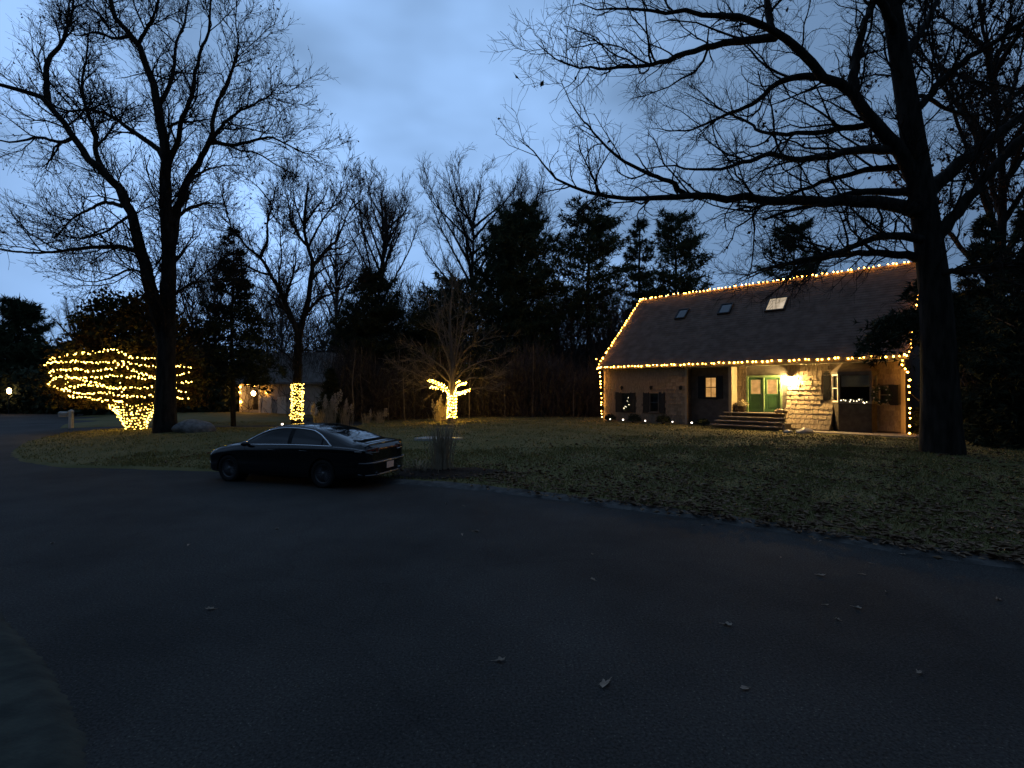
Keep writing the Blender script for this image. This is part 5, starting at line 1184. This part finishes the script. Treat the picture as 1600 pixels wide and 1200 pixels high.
# wheels
def wheel(x, y, sg):
    w = bpy.data.objects.new('wheel', None); w.location = (x, y, .335); link(w, car)
    # the tyre mesh carries the wheel
    q = MB(); q.lathe((0, 0, 0), [(.225, -.095), (.30, -.11), (.328, -.09), (.335, -.05), (.335, .05), (.328, .09), (.30, .11), (.225, .095), (.225, -.095)], 36, 'y'); q.build('tyre', M['rubber'], w, True)
    q = MB(); q.lathe((0, 0, 0), [(.228, .085 * sg), (.215, .095 * sg), (.205, .07 * sg), (.205, -.06 * sg)], 36, 'y')
    for k_ in range(12):
        a = k_ * np.pi / 6; ca, sa = np.cos(a), np.sin(a); o = .028; yy = .075 * sg
        for s_ in (-1, 1):
            P = [np.array([.03 * ca - s_ * .012 * sa, yy - .012 * sg, .03 * sa + s_ * .012 * ca]), np.array([.212 * ca - s_ * .026 * sa, yy, .212 * sa + s_ * .026 * ca])]
            q.tube(P, [.011, .007], 5)
    q.lathe((0, 0, 0), [(0, .082 * sg), (.04, .08 * sg), (.055, .06 * sg), (.055, .0)], 16, 'y'); q.build('rim', M['rim'], w, True)
    q = MB(); q.lathe((0, 0, 0), [(0, .083 * sg), (.022, .083 * sg), (.024, .078 * sg)], 12, 'y'); q.build('hub_cap', M['chrome'], w)
for x in (RX, RX + WB):
    for sg in (1, -1):
        wheel(x, sg * TR, sg)
        q = MB(); q.lathe((x, sg * .55, .335), [(.0, 0), (AR - .005, 0), (AR, .3 * sg)], 32, 'y'); q.build('wheel_arch', M['rubber'], car)
# mirrors, door seams and handles
for sg in (1, -1):
    q = MB(); q.ico((3.42, sg * .99, .985), 1, 3, (.085, .11, .065)); q.tube([(3.4, sg * .84, .96), (3.41, sg * .95, .965)], [.03, .025], 6); q.build('mirror', M['car_paint'], car, True)
    for xx in (1.35, 2.30, 3.38):
        P = np.array([skin_pt(xx + .02 * k_, 3.0 + k_ * .39) for k_ in range(10)]) * np.array([1, sg, 1]); P[:, 1] += .001 * sg; MB().tube(P, .0035, 4).build('door_seam', M['rubber'], car)
    for xx in (1.62, 2.55):
        p = skin_pt(xx, 5.15) * np.array([1, sg, 1]); q = MB(); q.tube([p, p + [.03, .025 * sg, .005], p + [.19, .025 * sg, .012], p + [.22, 0, .012]], .011, 6); q.build('handle', M['car_paint'], car, True)
    # taillights wrap the corner
    q = MB(); pl = []
    for x, y in ((.005, .40), (.02, .60), (.065, .76), (.16, .865), (.32, .905)): pl.append((x - .012, (y + .01) * sg))
    V = [(*p, .83 + .01 * k_) for k_, p in enumerate(pl)] + [(*p, .955 - .012 * k_ + (.01 if k_ < 3 else 0)) for k_, p in enumerate(pl)]; V = np.array(V); V2 = V + np.array([.05, 0, 0]); V2[:, 1] -= .03 * sg
    q.add(V, [(k_, k_ + 1, k_ + 6, k_ + 5) for k_ in range(4)]); q.add(np.concatenate([V, V2]), [(k_, k_ + 1, k_ + 11, k_ + 10) for k_ in range(4)] + [(k_ + 5, k_ + 6, k_ + 16, k_ + 15) for k_ in range(4)])
    tl = q.build('taillight', M['red_lens'], car)
    q = MB(); q.tube(np.array(V[:5]) + [-.004, .004 * sg, .012], .009, 5); q.tube(np.array(V[5:10]) + [-.004, .004 * sg, -.012], .009, 5); q.tube([V[0] + [-.004, 0, .012], V[5] + [-.004, 0, -.012]], .009, 5); q.build('light_strip', M['lens'], tl)
    q = MB(); q.hexa([(4.66, sg * .80, .64), (4.82, sg * .66, .60), (4.80, sg * .62, .60), (4.62, sg * .76, .64), (4.50, sg * .83, .73), (4.72, sg * .655, .70), (4.70, sg * .6, .71), (4.46, sg * .78, .74)]); q.build('headlight', M['lens'], car)
    q = MB(); q.tube([(4.80, sg * .70, .50), (4.74, sg * .79, .47), (4.66, sg * .84, .44)], .018, 6); q.build('marker_light', M['lens'], car)
    q = MB(); q.lathe((.02, sg * .52, .34), [(.055, -.09), (.055, .04), (.04, .04), (.04, -.09)], 12, 'x'); q.build('exhaust', M['chrome'], car)
q = MB(); q.hexa([(-.02, -.40, .895), (.03, -.40, .895), (.03, .40, .895), (-.02, .40, .895), (-.012, -.40, .925), (.03, -.40, .925), (.03, .40, .925), (-.012, .40, .925)]); q.build('light_bar', M['red_lens'], car)
q = MB(); q.tube([(.20, .905, .62), (.05, .86, .615), (-.045, .62, .61), (-.06, 0, .61), (-.045, -.62, .61), (.05, -.86, .615), (.20, -.905, .62)], [.012, .02, .024, .024, .024, .02, .012], 6); q.build('bumper_line', M['rim'], car, True)
q = MB()
pr_ = [(.25, .915), (.07, .86), (-.035, .62), (-.05, 0), (-.035, -.62), (.07, -.86), (.25, -.915)]
V = [(x, y, .30) for x, y in pr_] + [(x - .012, y * 1.004, .60) for x, y in pr_]; q.add(V, [(k_, k_ + 1, k_ + 8, k_ + 7) for k_ in range(6)]); q.build('bumper', M['car_paint'], car, True)
q = MB(); q.tube([(.22, .90, .36), (.05, .83, .335), (-.05, .55, .325), (-.06, 0, .325), (-.05, -.55, .325), (.05, -.83, .335), (.22, -.90, .36)], .02, 6); q.build('lower_trim', M['rim'], car, True)
q = MB(); q.hexa([(-.075, -.155, .43), (-.062, -.155, .43), (-.062, .155, .43), (-.075, .155, .43), (-.08, -.155, .58), (-.067, -.155, .58), (-.067, .155, .58), (-.08, .155, .58)]); plate = q.build('number_plate', M['plate'], car)
q = MB(); q.tube([(.10, .83, .99), (.07, .7, 1.03), (.05, 0, 1.05), (.07, -.7, 1.03), (.10, -.83, .99)], [.012, .018, .02, .018, .012], 6); q.build('lip_spoiler', M['car_paint'], car, True)
q = MB(); q.hexa([(1.45, -.02, 1.40), (1.65, -.02, 1.43), (1.65, .02, 1.43), (1.45, .02, 1.40), (1.44, -.008, 1.455), (1.56, -.012, 1.45), (1.56, .012, 1.45), (1.44, .008, 1.455)]); q.build('roof_antenna', M['car_paint'], car)

# ================================================================== neighbouring house behind the trees
NB = place(470, 0, 47); NB0 = at(374, 640, 47); NB1 = at(572, 640, 47)
nh = thing('neighbour_house', 'pale low house behind the trees with a lit entrance and white garage doors', 'house', (NB0[0], 47, NB[2] - .05), R(-6))
LW = NB1[0] - NB0[0]; nz = lambda py: at(400, py, 47)[2] - NB[2]; nx_ = lambda px: at(px, 640, 47)[0] - NB0[0]
M['pale_wall'] = mat('pale_clapboard', (.36, .33, .29), .85, (.44, .41, .36), 3)
ev = nz(598); q = MB()
for a, b, c, d in wall_rects(0, LW, -.4, ev, [(nx_(377), nx_(408), nz(640), nz(603))]): q.box((a, 0, c), (b, .2, d))
q.box((0, .2, -.4), (.2, 7, ev)); q.box((LW - .2, .2, -.4), (LW, 7, ev)); q.box((.2, 6.8, -.4), (LW - .2, 7, ev)); q.box((nx_(376), 1.6, -.4), (nx_(409), 1.75, ev)); q.build('wall', M['pale_wall'], nh)
rz_ = nz(548); q = MB()
for s_, e_ in ((1, 0), (-1, 7)):
    f = lambda t: t if s_ > 0 else 7 - t
    q.hexa([(-.4, f(-.5), ev - .1), (LW + .4, f(-.5), ev - .1), (LW + .4, f(3.5), rz_ - .1), (-.4, f(3.5), rz_ - .1), (-.4, f(-.5), ev + .1), (LW + .4, f(-.5), ev + .1), (LW + .4, f(3.5), rz_ + .1), (-.4, f(3.5), rz_ + .1)])
rf_ = q.build('roof', M['roof_grey'], nh)
q = MB(); q.box((LW * .7, 3.0, rz_ - .6), (LW * .7 + .8, 3.8, rz_ + .9)); q.build('chimney', M['stone'], rf_)
for a, b in ((411, 429), (437, 452), (491, 512)):
    x0, x1 = nx_(a), nx_(b); z1 = nz(619 if a != 491 else 627); q = MB(); q.box((x0, -.06, .0), (x1, -.004, z1))
    gd = q.build('garage_door', M['white_trim'], nh)
    for k_ in range(4): q = MB(); q.box((x0 + .06, -.085, .06 + k_ * z1 / 4), (x1 - .06, -.062, (k_ + 1) * z1 / 4 - .03)); q.build('panel', M['white_trim'], gd)
q = MB(); q.box((nx_(392), 1.54, nz(622)), (nx_(406), 1.598, nz(606))); q.build('lit_window', M['far_window'], nh)
q = MB(); q.box((nx_(380), 1.54, nz(640)), (nx_(388), 1.598, nz(608))); q.build('door', M['black_paint'], nh)
for a in (376.5, 408.5): q = MB(); q.box((nx_(a) - .08, -.1, -.2), (nx_(a) + .08, -.004, ev)); q.build('post', M['white_trim'], nh)
fbm = bulb_mesh('far_bulb', .09, 'house_bulb')
zz1 = nz(603)
string('porch_lights', 'few orange lights framing the entrance of the neighbouring house', [np.array([at(375, 627, 46.6), at(375, 604, 46.6), at(392, 602.5, 46.6), at(410, 604, 46.6), at(418, 614, 46.6)])], .55, fbm, at(375, 627, 46.6), .01, .05)
fl_ = thing('entrance_lamp', 'glaring lamp at the entrance of the neighbouring house', 'lamp', at(396, 615, 46.7)); MB().lathe((0, 0, -.2), [(.05, 0), (.16, .1), (.2, .3), (.1, .42), (0, .45)], 10).build('lamp_globe', M['lamp_glow'], fl_); MB().box((-.04, .05, -.3), (.04, .3, -.24)).build('bracket', M['black_paint'], fl_)
# ================================================================== street things
# mailbox
mp_ = at(111, 669, 31.2); mbx = thing('mailbox', 'white mailbox on a thick white post where the side street begins', 'mailbox', (mp_[0], mp_[1], gz(mp_[0], mp_[1])))
q = MB(); q.box((-.09, -.09, -.3), (.09, .09, 1.12)); q.hexa([(-.12, -.12, 1.12), (.12, -.12, 1.12), (.12, .12, 1.12), (-.12, .12, 1.12), (-.02, -.02, 1.24), (.02, -.02, 1.24), (.02, .02, 1.24), (-.02, .02, 1.24)]); q.build('post', M['white_trim'], mbx)
q = MB(); q.box((-.72, -.05, .78), (-.092, .05, .86)); q.build('arm', M['white_trim'], mbx)
a = np.linspace(0, np.pi, 9); sect = [(-.13, .865), (.13, .865)] + [(.13 * np.cos(t), 1.0 + .1 * np.sin(t)) for t in a]; n_ = len(sect)
q = MB(); q.add([(-.70, y, z) for y, z in sect] + [(-.16, y, z) for y, z in sect], [(k_, (k_ + 1) % n_, n_ + (k_ + 1) % n_, n_ + k_) for k_ in range(n_)]); q.poly([(-.70, y, z) for y, z in sect[::-1]]); q.poly([(-.16, y, z) for y, z in sect]); q.build('letter_box', M['pale_stone'], mbx)
# far lamp post
lp_ = at(14, 640, 50); lp = thing('lamp_post', 'glowing lamp on a dark post beside the far side street', 'street lamp', (lp_[0], 50, gz(lp_[0], 50)))
q = MB(); q.tube([(0, 0, -.3), (0, 0, 2.35)], [.07, .05], 8); q.lathe((0, 0, 0), [(.14, 0), (.12, .12), (.06, .25)], 8); q.build('post', M['black_paint'], lp)
q = MB(); q.lathe((0, 0, 2.4), [(.1, 0), (.15, .12), (.17, .36), (.1, .5), (0, .55)], 12); q.build('lamp_globe', M['lamp_glow'], lp, True)
q = MB(); q.lathe((0, 0, 2.99), [(.22, -.05), (.1, .1), (.02, .26), (0, .26)], 10); q.build('lamp_cap', M['black_paint'], lp)
# boulder
pb_ = at(303, 664, 25.3); rock(0, 0, .88, 'large grey boulder lying right of the tall two-stemmed tree', 'stone', 'boulder', (1.25, .8, .62), None, np.array([pb_[0], pb_[1], gz(pb_[0], pb_[1]) - .12]), 3)
# slab in the lawn
ps_ = onz(684, 688, .28); q = MB(); bb = blob((0, 0), .95, .5, 18, 2.0); q.poly([(x, y, .07) for x, y in bb]); q.add([(x, y, .07) for x, y in bb] + [(x, y, -.25) for x, y in bb], [(k_, k_ + 18, (k_ + 1) % 18 + 18, (k_ + 1) % 18) for k_ in range(18)])
o = q.build('flat_stone', M['pale_stone']); o.location = (ps_[0], ps_[1], gz(ps_[0], ps_[1])); tag(o, 'flat pale stone lying in the lawn behind the dry grass clump', 'rock')
# path light
pl_ = at(441, 659, 30); t = thing('path_light', 'tiny white path light in the lawn left of the light-wrapped forked tree', 'garden light', (pl_[0], pl_[1], gz(pl_[0], pl_[1])))
MB().tube([(0, 0, -.1), (0, 0, .16)], .012, 5).build('stake', M['black_paint'], t); MB().lathe((0, 0, .16), [(.02, 0), (.06, .02), (.06, .09), (0, .1)], 8).build('bulb', M['white_bulb'], t); MB().lathe((0, 0, .262), [(.1, 0), (.02, .05), (0, .05)], 8).build('cap', M['black_paint'], t)
# ornamental grasses
def grass_clump(pos, h, n, spread, label, plumes=0, m_='straw', pl_m='plume', name='ornamental_grass', group=None):
    t = thing(name, label, 'ornamental grass', pos, 0, group); a = rng.uniform(0, 2 * np.pi, n); r_ = np.abs(rng.normal(size=n)) * spread * .32; L_ = h * rng.uniform(.55, 1.0, n); out = spread * rng.uniform(.15, 1.0, n) * .6
    k_ = 5; s = np.linspace(0, 1, k_)[None]; dx, dy = np.cos(a)[:, None], np.sin(a)[:, None]
    P = np.stack([dx * (r_[:, None] + out[:, None] * s ** 1.8), dy * (r_[:, None] + out[:, None] * s ** 1.8), L_[:, None] * (s - .12 * s ** 3) - .03], -1); P += rng.normal(size=P.shape) * .012
    V, F = tubes(P, np.repeat(np.array([[.008, .008, .007, .006, .003]]), n, 0) * max(1, h / 1.3), 3); MB().add(V, F).build('stalks', M[m_], t)
    for q in range(plumes):
        i_ = rng.integers(0, n); b = P[i_, -1] * np.array([1.0, 1.0, 1]); b[2] = h * rng.uniform(.62, .98); m2 = 130; u = rng.random(m2); w = .045 * np.sin(np.pi * np.clip(u * .9 + .1, 0, 1)) * max(1, h / 1.5)
        c = b + np.stack([rng.normal(size=m2) * w, rng.normal(size=m2) * w, (u - .5) * .55 * max(1, h / 1.5)], 1); V, F = leaf_quads(c, .07, rng, -1.4); MB().add(V, F).build('plume', M[pl_m], t)
    return t
g0 = onz(690, 733, .15); grass_clump((g0[0], g0[1], gz(g0[0], g0[1]) + .03), 1.5, 210, .46, 'tall dry grass clump standing in the mulch bed beside the car')
g1 = onz(640, 742, .1); grass_clump((g1[0] + .15, g1[1] + .5, gz(g1[0], g1[1] + .5) + .02), .42, 70, .55, 'low straggly dry grass just behind the rear of the car')
for px, Y, h, pn, lab in ((517, 30, 1.95, 9, 'tall plumed grass clump above the car roof'), (540, 30.8, 1.5, 6, 'shorter plumed grass clump right of the tallest plumes'), (500, 31.5, 1.35, 5, 'plumed grass clump next to the light-wrapped trunk'), (684, 34.2, 1.25, 5, 'plumed grass left of the fan-shaped tree trunk'), (694, 34.4, 1.55, 4, 'plumed grass hard against the fan-shaped tree trunk'), (594, 35, 1.1, 2, 'lone plume leaning out from the dark wood edge'), (574, 35, .9, 1, 'small single plume at the dark wood edge')):
    b = at(px, 660, Y); grass_clump((b[0], Y, gz(b[0], Y)), h, 70, .55, lab, pn, group='plumed grasses at the wood edge')
# single fallen leaves on the road
LEAVES = [(945, 1071, .17, 'large lobed dry leaf lying alone in the middle of the dark road'), (782, 1034, .12, 'dry leaf lying left of the large lobed road leaf'), (926, 906, .11, 'pale curled leaf on the road above the large lobed leaf'), (926, 867, .08, 'small leaf on the road farther up from the pale curled leaf'), (328, 953, .11, 'pale upright leaf fragment on the road at the left'), (82, 850, .10, 'dry leaf on the road at the far left'), (433, 827, .10, 'pale leaf on the road in front of the car'), (295, 852, .08, 'small leaf on the road in front left of the car'), (745, 831, .10, 'bright leaf of a pair on the open road right of the car'), (722, 836, .08, 'darker leaf of a pair on the open road right of the car'), (697, 788, .09, 'small leaf nearer the car of two by the kerb'), (723, 791, .08, 'small leaf farther from the car of two by the kerb'),
          (1098, 821, .11, 'flat leaf on the road just off the kerb'), (1178, 816, .09, 'leaf on the pale kerb strip'), (1282, 846, .10, 'white-looking leaf on the road below the leafy bank'), (1283, 900, .14, 'long pale leaf on the right part of the road'), (1348, 898, .10, 'leaf right of the long pale leaf'), (1340, 951, .11, 'bright curled leaf on the road at the right'), (1291, 946, .08, 'small leaf left of the bright curled leaf'), (1385, 926, .07, 'tiny leaf above the bright curled leaf'), (1411, 867, .10, 'leaf on the road edge at the right bank'), (1360, 881, .07, 'small dark leaf near the right bank'), (1308, 969, .07, 'tiny leaf below the bright curled leaf'), (1137, 978, .12, 'thin twig-like leaf on the road right of centre'), (1163, 1077, .10, 'faint leaf on the dark road right of the large lobed leaf'), (1436, 1052, .10, 'faint leaf on the dark road at the far right'), (1220, 872, .07, 'small leaf on the road left of the white-looking leaf'), (1318, 838, .09, 'dark leaf by the kerb at the right'), (1560, 938, .12, 'dull leaf at the right picture edge')]
for q, (px, py, sz, lab) in enumerate(LEAVES):
    p = onz(px, py, .0); g_ = np.random.default_rng(200 + q); t = g_.uniform(0, 2 * np.pi)
    # lobed outline, curled
    na = 22; an = np.linspace(0, 2 * np.pi, na, endpoint=False); rad = .42 * (.82 + .13 * np.cos(5 * an + g_.uniform(0, 6)) + .06 * g_.normal(size=na)) * np.where(np.abs(an - np.pi) < .5, 1.25, 1); xo, yo = rad * np.cos(an) * g_.uniform(1.0, 1.4), rad * np.sin(an) * g_.uniform(.5, .85)
    cu_, cv_ = g_.uniform(.6, 2.2), g_.uniform(.2, 1.3); z = cu_ * yo ** 2 * 1.6 + cv_ * np.maximum(xo, 0) ** 2 + .04 * g_.random(na)
    V = np.concatenate([np.stack([xo, yo, z], 1), [[0, 0, .0]]]) * sz; ct_, s_t = np.cos(t), np.sin(t); V = V @ np.array([[ct_, s_t, 0], [-s_t, ct_, 0], [0, 0, 1]]); V *= .82; V[:, 2] += .006 - V[:, 2].min()
    m_ = MB(); m_.add(V, [(k_, (k_ + 1) % na, na) for k_ in range(na)]); st_ = V[na // 2]; m_.tube([V[na] + [0, 0, .003], st_ + [0, 0, .004], st_ * 1.5 - V[na] * .5], [.003, .0025, .002], 4)
    o = m_.build('fallen_leaf', M['road_leaf'], None, True); o.location = (p[0], p[1], 0); tag(o, lab, 'leaf', 'fallen leaves on the road')

# unseen tree belt added behind the camera, shading the road and darkening car reflections
thicket('woods', 'unseen tree belt added behind the viewpoint to darken road and car', 30000, -60, 60, -27, -15, lambda x, y: 16 + 2.5 * np.sin(x * .23), 1.4, 'needle_dark')
